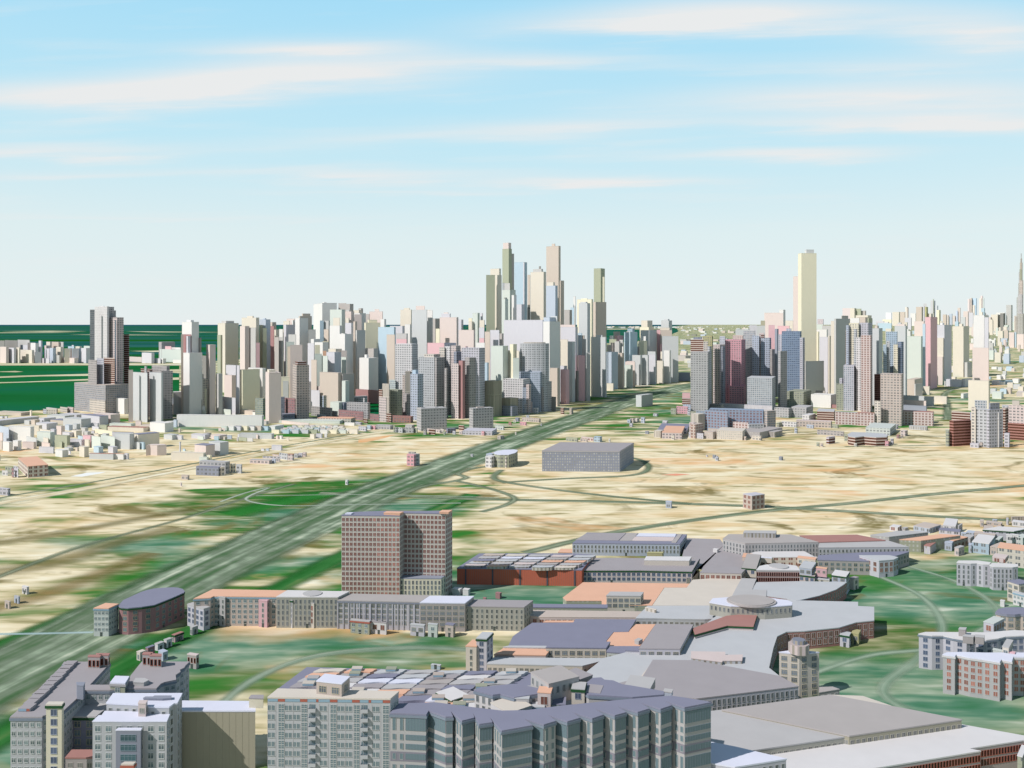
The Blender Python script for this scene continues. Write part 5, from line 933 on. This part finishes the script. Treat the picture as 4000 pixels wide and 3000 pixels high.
table('R5', """270 457 475 762 1418 G w 74, 270 408 412 625 1384 T h, 300 390 394 600 1372 I w, 408 455 458 645 1388 C w, 455 475 497 700 1392 H w 55, 400 500 512 588 1364 A w, 510 585 642 680 1352 P w 54, 583 640 645 590 1332 L g, 600 618 640 700 1360 I w, 630 818 862 630 1332 r w 70, 688 840 868 1130 1337 r w 70, 725 835 840 580 1312 T w, 890 1083 1092 645 1252 Y w, 880 1150 1187 1042 1402 H g 76, 840 963 968 530 1292 G g
935 1008 1012 585 1296 B w, 1008 1062 1066 555 1290 P w, 1030 1066 1070 570 1292 X h, 1030 1125 1140 608 1294 B w 76, 1128 1150 1180 730 1304 X w 40, 1112 1180 1183 470 1240 R, 1180 1205 1220 510 1245 I p 50, 1215 1240 1312 750 1366 G w 34, 1218 1260 1264 570 1302 L w, 1255 1452 1468 537 1314 b B 78
+ 1290 1375 507 L w
1450 1480 1503 605 1332 L w 60, 1312 1490 1573 1190 1362 N w 66, 1505 1512 1710 860 1236 G p 26, 1175 1330 1360 1370 1472 G w 50, 1360 1520 1593 1360 1474 G w 66, 458 600 630 1330 1402 X w 40, 578 1150 1158 1345 1412 L f, 1430 1467 1630 -308 1210 Y p 7
+ 1510 1600 -345 H
1378 1430 1434 -58 1180 P, 268 425 430 1410 1600 N v, 275 355 424 1432 1612 C v 40, 330 424 430 1400 1600 b w, 255 302 332 1525 1652 P b 50, 470 1055 1062 1395 1625 b b 80, 424 670 676 1402 1622 b b, 1055 1098 1190 1398 1628 T g 30, 888 1058 1062 1402 1620 b w, 720 890 900 1525 1630 P b, 890 900 1066 1540 1632 W w 14
405 530 560 1635 1680 T f, 460 830 838 1612 1686 T f, 830 1180 1262 1625 1684 X v, 250 405 410 1640 1700 L f, 180 265 268 1205 1326 R, 178 268 272 1260 1330 X h, 118 238 243 1350 1432 r w, 56 110 120 1370 1436 N w, 187 268 272 1328 1420 B w, 236 260 272 1395 1442 L w
1845 1920 1923 1105 1392 N w, 1878 1905 1922 1045 1380 L w, 1922 2035 2056 908 1398 L g 74, 1985 2085 2089 450 1382 Y w, 1945 1978 1982 530 1374 T h, 1950 1975 1990 472 1380 B w, 1820 1840 1992 400 1236 G p 30
+ 1898 1990 368 X
1785 1830 1836 425 1226 C, 1665 1752 1757 597 1212 L, 1757 1770 1792 585 1216 C, 1625 1740 1752 517 1182 W, 1628 1650 1660 540 1192 Y, 1690 1785 1790 475 1172 G, 1712 1783 1787 942 1186 L, 1710 1762 1766 1060 1202 P, 1763 1818 1823 1058 1212 W, 1570 1785 1845 1225 1366 W p 70, 1620 1720 1726 1180 1300 X
1075 1270 1274 340 1122 P, 1235 1272 1294 307 1122 W, 1027 1090 1093 422 1062 E, 1208 1335 1339 478 1184 R, 905 985 988 470 1052 L, 985 1110 1113 475 1082 H, 755 890 893 515 1022 H, 1110 1180 1200 455 1100 C, 1625 1700 1705 460 1120 M, 1790 1850 1856 1330 1368 D p 60, 1335 1375 1380 474 1140 C, 140 265 268 985 1076 I, 115 215 270 800 858 X, 1280 1375 1380 420 1040 C, 55 115 138 945 1084 T""", 'tower', zF)
zG = 'in the right hand towers'
table('R6', """400 447 451 602 1397 W w, 450 555 572 580 1412 P b 72, 320 428 432 448 1372 A w, 427 530 575 443 1374 L w 66, 375 400 410 510 1390 H w, 595 655 665 1003 1360 Q h 60, 597 662 667 1290 1562 C w, 662 888 910 1000 1562 T w 76, 720 840 846 540 1376 S g, 802 848 852 680 1390 Y w, 690 725 729 680 1392 S g, 725 760 764 640 1390 H w, 848 888 912 650 1388 I B 50
575 645 684 503 1342 H p 62
+ 580 640 475 T
815 932 949 478 1292 H p 74
+ 830 935 460 P
945 1100 1118 590 1184 M p 76, 975 1045 1055 828 892 T, 1117 1145 1149 455 1172 S, 1145 1203 1275 382 1162 R p 52
+ 1170 1243 346 C
1223 1352 1430 467 1116 L p 60
+ 1290 1363 447 W
1222 1340 1345 607 1117 C, 1210 1332 1342 812 1118 P, 1443 1558 1620 482 1032 C p 56
+ 1503 1580 456 C
1570 1600 1650 872 1034 G p 40, 1057 1080 1180 903 1114 G p 34, 1655 1830 1834 715 1124 P, 1665 1782 1832 362 1094 W p 60
+ 1738 1800 330 C
1610 1830 1843 1072 1402 C, 1785 1828 1832 385 1098 L, 340 433 437 392 1200 W, 415 498 523 385 1196 T p 60, 525 535 575 395 1174 N, 1165 1210 1214 925 1120 K, 948 1030 1118 1058 1234 T p 56, 1027 1040 1118 1105 1238 G p 30, 1122 1188 1197 1133 1224 C, 908 1153 1157 1288 1372 P, 905 1237 1241 1242 1345 H, 1240 1375 1384 1240 1324 C, 905 1155 1164 1345 1402 I
1370 1540 1552 1060 1137 L p 70, 1545 1575 1650 1052 1138 L p 40, 1530 1558 1608 1210 1262 W p 40, 910 1110 1168 1020 1120 I p 60, 1120 1165 1170 1000 1110 V, 1352 1366 1368 1075 1135 W, 910 945 952 1050 1200 P, 128 160 164 425 1150 C""", 'tower', zG)
table('R6', """1430 1630 1634 1410 1640 T h, 1407 1450 1640 1505 1780 Q h 20, 1685 1820 1836 1385 1792 H w 78, 1810 1835 1985 1385 1796 L w 22
+ 1820 1956 1310 I w
1680 1810 1813 1290 1702 H g, 1640 1690 1694 1355 1785 C w, 1632 1665 1668 1412 1700 B w, 1970 2010 2045 1370 1702 T h 50, 1975 2046 2050 1335 1690 H w, 2045 2290 2294 1345 1720 P w, 2038 2290 2294 1540 1722 Q h, 1365 1405 1410 1600 1740 M w, 1893 1940 1942 1415 1790 W v
2225 2290 2294 1250 1350 C, 2085 2162 2166 1288 1336 X, 2000 2050 2060 1640 1790 L w""", 'tower', 'in the tower group at the right edge')
table('R6', """187 262 266 1105 1392 N w, 885 1228 1238 1410 1562 P b 76 Q, 412 595 600 1420 1562 P b 80 Q, 173 414 418 1415 1552 P b 80 H, 540 565 570 1520 1562 W w""", 'block', 'in the red roofed complex')
table('U', """172 318 324 545 760 P, 290 322 336 522 720 W, 145 188 191 608 700 E, 205 258 272 645 760 P p 70, 272 395 398 645 750 R, 205 252 256 632 720 C, 330 395 400 612 700 T, 355 400 404 604 660 B
590 634 638 596 640 P w, 604 634 636 592 630 P, 660 686 690 593 630 R, 650 662 664 600 632 W, 786 856 858 510 640 P, 846 880 895 510 650 C, 895 930 934 514 650 N, 930 965 972 530 650 X, 890 985 1015 566 660 C p 70, 848 895 900 588 670 W, 898 962 966 580 668 T, 962 1018 1022 590 672 N""", 'tower', 'on the horizon near the tall yellow tower')
zH = 'in the distant skyline at far right'
table('U', """985 1005 1025 556 600 P, 1040 1055 1060 570 615 C, 1095 1130 1136 528 630 G, 1126 1168 1172 545 640 W, 1142 1160 1168 494 620 K, 1178 1230 1246 540 650 C p 60, 1200 1212 1216 505 620 G, 1210 1248 1254 480 625 G p 60, 1238 1275 1280 540 655 T, 1280 1292 1304 502 640 C, 1290 1300 1306 508 640 T, 1204 1250 1254 640 700 P, 1275 1325 1330 585 680 L, 1050 1110 1114 612 660 L
1100 1170 1174 598 660 Y, 1062 1170 1173 628 690 S, 1320 1360 1364 550 650 W, 1364 1408 1420 500 660 T p 60, 1384 1430 1434 496 655 L, 1415 1445 1458 500 650 A p 55, 1422 1448 1450 474 640 G, 1434 1508 1532 580 720 P p 60, 1455 1502 1506 552 650 C, 1350 1425 1430 613 730 P, 1478 1498 1516 450 640 G p 55, 1497 1502 1505 438 640 N, 1512 1530 1538 490 640 H, 1524 1545 1558 525 645 Y p 50, 1562 1596 1600 475 620 C, 1574 1600 1606 560 650 T, 1610 1618 1622 565 650 T
1624 1645 1650 554 650 B, 1652 1670 1676 570 640 T, 1676 1690 1694 530 640 B, 1690 1710 1714 507 640 T, 1720 1748 1752 502 630 N p 60, 1735 1772 1778 535 650 P, 1770 1784 1788 438 640 P, 1786 1800 1810 430 640 T, 1808 1836 1842 432 640 S, 1778 1812 1816 545 660 L, 1800 1824 1828 486 640 C, 1860 1876 1880 432 640 C, 1870 1885 1890 413 640 P, 1884 1896 1900 430 640 M, 1876 1900 1906 510 650 S
1868 1905 1914 545 640 C p 70, 1880 1920 1925 560 640 X, 1978 2016 2020 492 620 G, 1952 2005 2028 560 700 C p 60, 1992 2060 2066 545 690 W, 2025 2050 2064 550 700 K, 2072 2112 2122 485 690 G p 60, 2098 2118 2122 486 680 K, 2136 2160 2164 570 700 T, 2044 2086 2090 684 760 T, 2030 2080 2086 748 800 B, 2156 2210 2300 715 830 P, 2130 2150 2154 700 820 S, 2094 2134 2138 700 820 P, 2150 2200 2204 650 700 M
1930 1950 1956 580 700 P, 1940 1965 1970 600 720 C, 1650 1700 1704 655 690 C, 1760 1810 1814 665 720 P, 1715 1750 1754 580 690 H, 2052 2090 2094 655 720 L""", 'tower', zH)
# the needle tower at the right edge
r_ = None
cx_, cy_ = at(3987, 1340, 0)
rt_ = empty('needle_tower', (cx_, cy_, 0)); tag(rt_, 'immensely tall stepped needle tower cut by the right edge of the skyline', 'tower')
pxm = cy_ / F
for i, (yt_, wpx, dx, code) in enumerate([(1225, 34, 0, 'G'), (1150, 25, -1, 'T'), (1095, 19, 2, 'L'), (1052, 14, 1, 'G'), (1026, 9.5, 2, 'X'), (1010, 6, 2, 'T'), (990, 3, 2, 'X')]):
    hh = H - (yt_ - HY) * pxm; w2 = wpx * pxm / 2; X = dx * pxm
    for (ox, oy, s) in ([(0, 0, 1)] if i > 3 else [(0, 0, .72), (-.45, .35, .5), (.5, .3, .48), (.05, -.55, .42)]):
        q = [(X + ox * w2 + s * w2 * math.cos(t), oy * w2 + s * w2 * math.sin(t)) for t in [k * math.tau / 8 for k in range(8)]]
        walls('tower_setback', q, 0 if i == 0 else H - (1195 - HY) * pxm * .2 - 20, hh - (abs(ox) * 60 if i < 4 else 0), mat('GTLXPHN'[(i * 2 + int(ox * 10)) % 7], 'v'), rt_, (0, 0), top=True)
# ---------------------------------------------------------------- low houses
zI = 'in the low quarter at left'
table('L1', """-60 258 370 165 205 T p 70, 370 384 398 138 205 C, 533 572 576 126 182 L w, 574 700 712 116 186 C w 76, 743 828 834 103 168 C w, 834 900 908 100 170 P w, 734 945 1068 190 235 L p 66, 582 800 916 205 255 H p 66, 480 545 690 235 300 L p 60, 1150 1365 1482 190 300 P p 60, 1005 1228 1338 208 318 L p 55 V, 780 1002 1122 245 355 H p 62, 622 848 966 262 320 T p 66 V
0 30 55 210 235 L p 60, 60 85 98 210 235 L p 60, 213 480 520 322 440 C p 72, 380 430 490 255 315 T p 60, 300 360 440 262 312 H p 60, 445 575 712 300 378 L p 58, 450 520 600 258 300 L p 60, 695 755 800 330 440 P p 58, 803 852 898 318 386 B p 55, 898 945 992 305 374 H p 55, 1122 1204 1224 295 345 L p 70
-60 108 112 343 530 B p, 108 376 422 340 532 W p 72, 112 160 164 432 524 L p, -40 30 40 412 540 P p 60, -40 25 36 512 620 T p 60, 325 450 456 476 585 H, 456 620 680 408 586 M p 66, 488 622 626 382 560 C, 622 670 700 370 530 L p 60, 274 415 448 528 612 P p 74, 34 112 160 528 644 W p 60, 160 220 266 512 630 W p 58
488 594 600 478 590 C, 514 612 622 543 600 P, 480 658 674 590 668 L p 76, 676 828 866 448 600 N p 70, 672 765 770 520 600 N, 770 858 905 412 470 L p 58, 683 770 843 630 716 W p 56, 795 850 905 600 640 H p 60, 845 868 876 640 680 L, 832 885 908 575 625 X p 60, 930 955 975 598 640 T p 50, 850 1005 1044 498 590 L p 66, 1045 1095 1112 498 600 C p 60
960 1020 1026 455 510 S, 1022 1118 1165 450 590 R p 64, 1130 1240 1244 464 616 M, 1244 1416 1420 462 618 M, 978 1040 1096 588 716 C p 52, 1155 1218 1274 588 664 S p 54, 1334 1396 1452 588 664 L p 56, 1418 1600 1658 428 620 H p 70, 1102 1396 1416 670 746 H p 80 Q, 1416 1522 1536 672 746 W p 72 Q, 1536 1572 1594 670 744 L p 60, 1650 1722 1728 530 620 H, 1728 1772 1792 532 620 S p 64
1646 1704 1968 432 612 C p 44 V, 1384 1646 1650 405 500 L p 80 V, 1172 1400 1404 392 450 Y, 1320 1770 1836 348 400 C p 76 Q, 1350 1616 1668 304 345 M p 74, 1224 1315 1348 320 386 N p 66, 1136 1216 1230 342 386 L, 1672 1740 1752 272 330 P p 72, 1715 1890 1930 328 390 C p 72, 1850 2035 2142 295 408 W p 60, 1752 1935 1985 318 380 T p 70, 1126 1160 1174 390 425 L p 60
1112 1215 1258 432 470 C p 60, 1258 1310 1350 426 470 H p 60, 2140 2178 2186 255 345 B p 66, 2022 2125 2205 440 502 H p 60, 2045 2080 2212 278 300 W p 40, 885 940 1010 388 470 C p 50, 1000 1050 1090 355 440 G p 50, 1030 1080 1120 400 470 G p 50""", 'house', zI, simple=False)
prism('L1', [(-200, 296), (0, 262), (300, 230), (484, 212), (400, 206), (120, 228), (-200, 275)], 8.6, 'G', 'L', kind='hall', label='long grey hall running back along the left edge of the low quarter', st='p')
prism('L1', [(1802, 566), (1850, 562), (1940, 566), (2055, 560), (2020, 549), (1880, 549)], 13.5, 'P', 'P', kind='block', label='pink angled block left of the long cream wall', st='p')
zJ = 'beside the sandy road at left'
table('L2', """-100 298 330 662 765 C p 80, 365 505 610 534 690 H p 56, 190 330 440 568 720 P p 58 V, 0 10 22 525 655 L p 60, 45 70 80 612 640 S, 310 380 404 692 765 Y p 66, 246 340 364 714 772 M p 74, 1140 1258 1274 568 632 L p 76, 1010 1046 1052 610 640 L, 1068 1104 1114 610 640 B p 70
150 320 375 436 492 L p 66, 388 500 592 446 496 P p 60 P, 430 485 495 456 502 S p 70, 545 565 594 462 502 T p 50, 590 645 654 446 492 B p 76, 722 745 752 430 490 L p 60, 745 1140 1172 428 490 H p 80, 882 970 974 436 488 P, 710 730 736 470 518 G p 70, 738 832 838 474 520 N, 838 905 914 478 522 W p 76, 770 810 816 462 476 N, 1195 1215 1232 448 490 P p 60, 1234 1262 1282 450 490 W p 60, 1327 1352 1358 472 512 C p 76, 1615 1665 1690 432 486 C p 60, 1690 1756 1770 426 478 L p 76, 1792 1822 1828 424 470 W p 76
228 298 304 460 502 M, -40 30 52 446 500 L p 66, 300 345 398 420 465 X p 60, -10 12 20 355 412 T p 70, 304 322 328 370 404 C, 484 516 524 355 392 P p 70, 526 562 566 355 392 P, 300 385 398 424 440 X p 60""", 'house', zJ)
table('L2', """250 570 626 776 925 G w 72, 208 485 515 838 948 I w 76 V, 485 515 560 838 945 C w 50, 630 660 696 798 912 Y w 60, 702 765 778 805 915 H w 76, 25 105 126 938 995 T w 72, 12 30 36 1028 1076 P w 70, 2050 2076 2092 996 1058 W w 60, 870 1110 1145 752 800 P w 76 G, 1145 1185 1194 738 790 B w 60, 1194 1240 1246 732 775 X w 60, 1234 1336 1342 672 750 H w, 1340 1400 1418 678 756 P w 66 Q, 1030 1300 1310 710 740 L w 76 G, 1418 1460 1472 672 722 H w 70, 1472 1515 1524 664 716 L w 70, 1524 1558 1574 656 706 P w 66, 1150 1230 1238 688 705 P w""", 'block', zJ)
table('L1', """25 95 100 880 942 W w 76, 64 150 170 840 935 N w 60, 145 165 170 858 965 D w, 168 222 228 834 966 L w, 224 344 594 826 968 C b 28 O, -60 98 128 1102 1190 L w 70, -20 -5 8 688 760 C p 60""", 'block', 'on the sand at far left')
# the pastel row houses
zK = 'in the pastel row houses'
q_ = random.Random(3)
for i, (a, b, c) in enumerate(zip([515, 602, 686, 770, 855, 939, 1023], [670, 752, 838, 922, 1010, 1090, 1180], 'WLYWTSW')):
    x = [590, 674, 758, 843, 927, 1012, 1097][i] + 14; box('L2', x, x + (68 if i < 6 else 72), x + (84 if i < 6 else 180), 330, 386, c, kind='house', zone=zK, th=66, roof='V' if i % 2 else c)
box('L2', 520, 585, 600, 330, 384, 'M', kind='house', zone=zK, th=66)
for r, (y, xs, w_, dxx, hh) in enumerate([(424, 1140, 92, 114, 46), (396, 1250, 62, 78, 30), (378, 1280, 58, 74, 26), (362, 1330, 54, 72, 22), (346, 1390, 52, 72, 20), (334, 1460, 50, 68, 17)]):
    x = xs
    while x < 2140 - r * 40:
        box('L2', x, x + w_, x + w_ + 14, y - hh, y, q_.choice('NLSYTWPWCLHMPCW'), kind='house', zone=zK, th=72); x += dxx * q_.uniform(.95, 1.15)
table('L2', """1230 1980 2042 268 302 M p 84, 1445 1700 1708 236 254 W p, 1705 2120 2176 236 288 C w 80 O, 1700 1808 1812 198 228 L w, -30 1022 1046 200 348 W p 84, 1036 1075 1106 270 312 G p 60, 1050 1072 1080 250 270 R, 1160 1600 1606 294 330 P, 1308 1352 1356 268 294 P, 2040 2160 2176 290 326 W p 70, 2170 2240 2262 285 315 L w, 2110 2200 2214 370 430 C p 60""", 'hall', 'behind the pastel row houses')
# little buildings on the open land beside the highway
zL = 'on the open land by the highway'
table('M1', """275 285 290 204 262 N w, 288 345 350 224 264 H w, 348 432 438 226 264 G w 76, 368 420 442 204 235 G w 70, 438 462 466 226 264 N w, 510 528 538 240 278 X w, 554 600 606 236 278 T h, 540 640 646 238 264 P w, 640 670 676 234 262 C w, 668 680 686 252 280 N w, 686 700 766 232 266 I b 30, 740 760 766 250 276 L w, 788 826 832 206 246 T h, 792 812 818 248 276 P w, 818 1050 1088 250 284 L w 80 L, 968 986 990 250 284 r w
1076 1138 1146 210 242 M w, 1092 1116 1146 288 316 T w 50, 1230 1240 1243 256 278 C w, 1180 1200 1204 180 204 Q w, 1214 1236 1240 164 182 C w, 1232 1256 1268 146 174 I w, 1285 1420 1432 152 182 T w, 1268 1316 1322 180 206 r w, 1320 1338 1343 126 146 B w, 1432 1438 1442 190 208 L w, 1588 1610 1618 68 118 T h, 1658 1674 1688 70 118 T v 60, 380 436 452 434 526 r w 66, 432 450 482 430 520 G w 40, 392 440 452 416 436 X w 66, 882 898 904 432 450 L w
998 1045 1078 450 538 W w 62, 1004 1050 1078 430 520 B w 62, 1048 1070 1078 418 500 T w, 1110 1162 1196 450 538 C w 62, 1120 1170 1196 430 520 r w 62, 1138 1168 1174 414 500 X w, 1630 1718 1726 304 336 N w, 1742 1795 1800 310 336 T w, 1752 1846 1850 300 330 P b, 1850 1896 1914 296 336 S w 60, 1966 1976 1980 310 336 W w, 2112 2135 2140 158 186 B w, 2134 2160 2170 150 186 T w, 2130 2150 2158 190 216 L w, 2165 2190 2208 150 182 C w
0 60 68 216 250 L w, 66 94 104 206 238 S w, 96 130 136 208 238 r w, 134 250 274 206 238 G w 72, 42 70 74 152 190 T h""", 'house', zL)
prism('M1', [(1062, 416), (1072, 428), (1110, 434), (1180, 434), (1230, 420), (1251, 404), (1246, 396), (1220, 393), (1150, 395), (1095, 403)], 15.6, 'N', 'U', kind='block', st='w', label='small block with round white roof beside the highway bend')
prism('M1', [(1443, 402), (2054, 406), (2163, 340), (1585, 336)], 24, 'I', 'Z', kind='block', st='f', label='big grey office block with flat roof standing alone on the plain', trim='G', grp=None)
# right side low buildings
zM = 'on the plain right of the highway'
table('M2', """80 118 138 182 222 C v 60, 126 240 258 192 230 P w 76 O, 100 270 286 178 200 L w 76 V, 180 196 200 208 234 C w, 290 318 364 145 226 T b 50, 370 420 440 188 230 T f, 442 590 612 184 236 C f 76, 545 610 613 214 236 T w, 612 690 820 190 228 X f 50, 645 695 703 212 238 C w, 1020 1172 1176 186 214 X w, 1016 1030 1034 250 272 N w, 1038 1052 1056 254 274 T w, 1073 1088 1124 218 258 L h 40, 1232 1248 1251 254 272 C w, 380 388 392 322 332 L w
418 434 438 322 342 I w, 434 448 454 334 354 B w, 438 448 450 326 338 L w, 800 816 824 332 352 I w, 148 180 185 590 628 B w 70, 786 800 830 136 160 N w, 815 900 905 132 162 W w, 900 1100 1106 128 166 T w 80 P, 960 998 1002 148 168 B w, 1030 1138 1144 146 168 N w, 935 975 1012 92 124 W w 55, 890 903 908 168 196 B w, 1550 1650 1658 158 180 H v, 1440 1478 1488 148 172 L w, 1500 1528 1542 182 212 P w, 1478 1490 1496 206 226 D w, 1500 1512 1516 206 224 T w
1300 1440 1476 168 210 M w 60, 1176 1196 1200 200 242 N w, 1412 1430 1436 242 270 r w, 1442 1456 1462 228 262 L w, 1760 1778 1784 180 272 N w, 1902 1950 1956 256 280 L w, 1956 1972 1982 248 276 T w, 2098 2114 2120 196 250 P w, 130 155 162 124 142 L w, 5 25 30 105 138 B w, 76 98 106 84 98 L w, 30 48 52 184 200 I w""", 'house', zM)
box('M2', 593, 645, 718, 555, 638, 'T', 'b', 30, 'L', kind='block', label='lone tan four storey block on the sandy plain at right'); 
box('M2', 1020, 1118, 1124, 70, 124, 'T', 'h', 76, 'H', kind='block', label='open brown parking block in front of the green windowed tower')
prism('M2', [(1196, 200), (1200, 212), (1240, 218), (1290, 212), (1360, 218), (1420, 216), (1428, 204), (1400, 196), (1290, 190), (1220, 188)], 12.5, 'T', 'H', kind='block', st='h', label='round cornered brown banded block on the plain at right')
# background low sprawl near the horizon, one by one
q_ = random.Random(21)
def sprawl(n, x0, x1, y0, y1, hmin, hmax, wmin, wmax, zone, kind='house', cols='WPCLTHGMPCWBK'):
    for i in range(n):
        t = q_.random(); yb = y0 + (y1 - y0) * t; x = q_.uniform(x0, x1); s = (yb - HY) / (y1 - HY); s = max(s, .3)
        w_ = q_.uniform(wmin, wmax) * s; h = q_.uniform(hmin, hmax) * s
        box('P', x, x + w_ * .8, x + w_, yb - h, yb, q_.choice(cols), kind=kind, zone=zone, th=62, simple=True)
sprawl(46, 2370, 2640, 1278, 1283, 3, 7, 8, 26, 'on the far shore strip')
sprawl(70, 2650, 3010, 1276, 1302, 4, 12, 8, 34, 'in the far sprawl at centre right')
sprawl(22, 2640, 3000, 1300, 1350, 8, 16, 20, 45, 'in the far sprawl at centre right')
sprawl(26, 2655, 2760, 1330, 1440, 12, 26, 26, 44, 'behind the pink tower cluster')
sprawl(60, 3250, 4000, 1276, 1290, 8, 38, 8, 26, 'in the far haze at right', 'block', 'WPCLTHGMRCWBKS')
sprawl(36, 3450, 4000, 1290, 1330, 14, 60, 12, 30, 'in the far haze at right', 'block', 'WPCLTHGMRCWBKS')
sprawl(34, 3860, 4020, 1330, 1425, 12, 60, 14, 34, 'behind the right hand towers', 'block', 'WPCLTHGMBCW')
sprawl(26, 3860, 4010, 1440, 1560, 14, 26, 24, 46, 'right of the pale pink tower', 'house', 'WPCLTHWMSCWX')
sprawl(10, 3700, 3860, 1400, 1500, 10, 22, 20, 44, 'left of the pale pink tower', 'house', 'WPCLTHWMSCW')
sprawl(26, 3540, 3900, 1300, 1390, 14, 40, 16, 40, 'behind the right hand towers', 'block', 'WPCLTHGMBCW')
# ---------------------------------------------------------------- labels for the repeats: colour, make and ordinal within the place named
groups = {}
for (o, cname, kd, zone, px, h) in PEND: groups.setdefault((cname, kd, zone), []).append((px, -h, o))
ORD = ['leftmost', 'second', 'third', 'fourth', 'fifth', 'sixth', 'seventh', 'eighth', 'ninth', 'tenth', 'eleventh', 'twelfth', 'thirteenth', 'fourteenth', 'fifteenth', 'sixteenth', 'seventeenth', 'eighteenth', 'nineteenth', 'twentieth']
for (cname, kd, zone), L in groups.items():
    L.sort(key=lambda q: (q[0], q[1])); n = len(L)
    for i, (px, h, o) in enumerate(L):
        if n == 1: s = f"{cname} {kd} {zone}"
        elif i == 0: s = f"leftmost {cname} {kd} {zone}"
        elif i == n - 1: s = f"rightmost {cname} {kd} {zone}"
        elif i < 20: s = f"{ORD[i]} {cname} {kd} from the left {zone}"
        else:
            j = n - 1 - i
            s = f"{ORD[j]} {cname} {kd} from the right {zone}" if j < 20 else f"{cname} {kd} in the middle of the row {zone}"
        if len(s.split()) > 16: s = s.replace('the windowed group', 'the group')
        o['label'] = s
print('objects', len(bpy.data.objects), 'windows', NWIN[0])
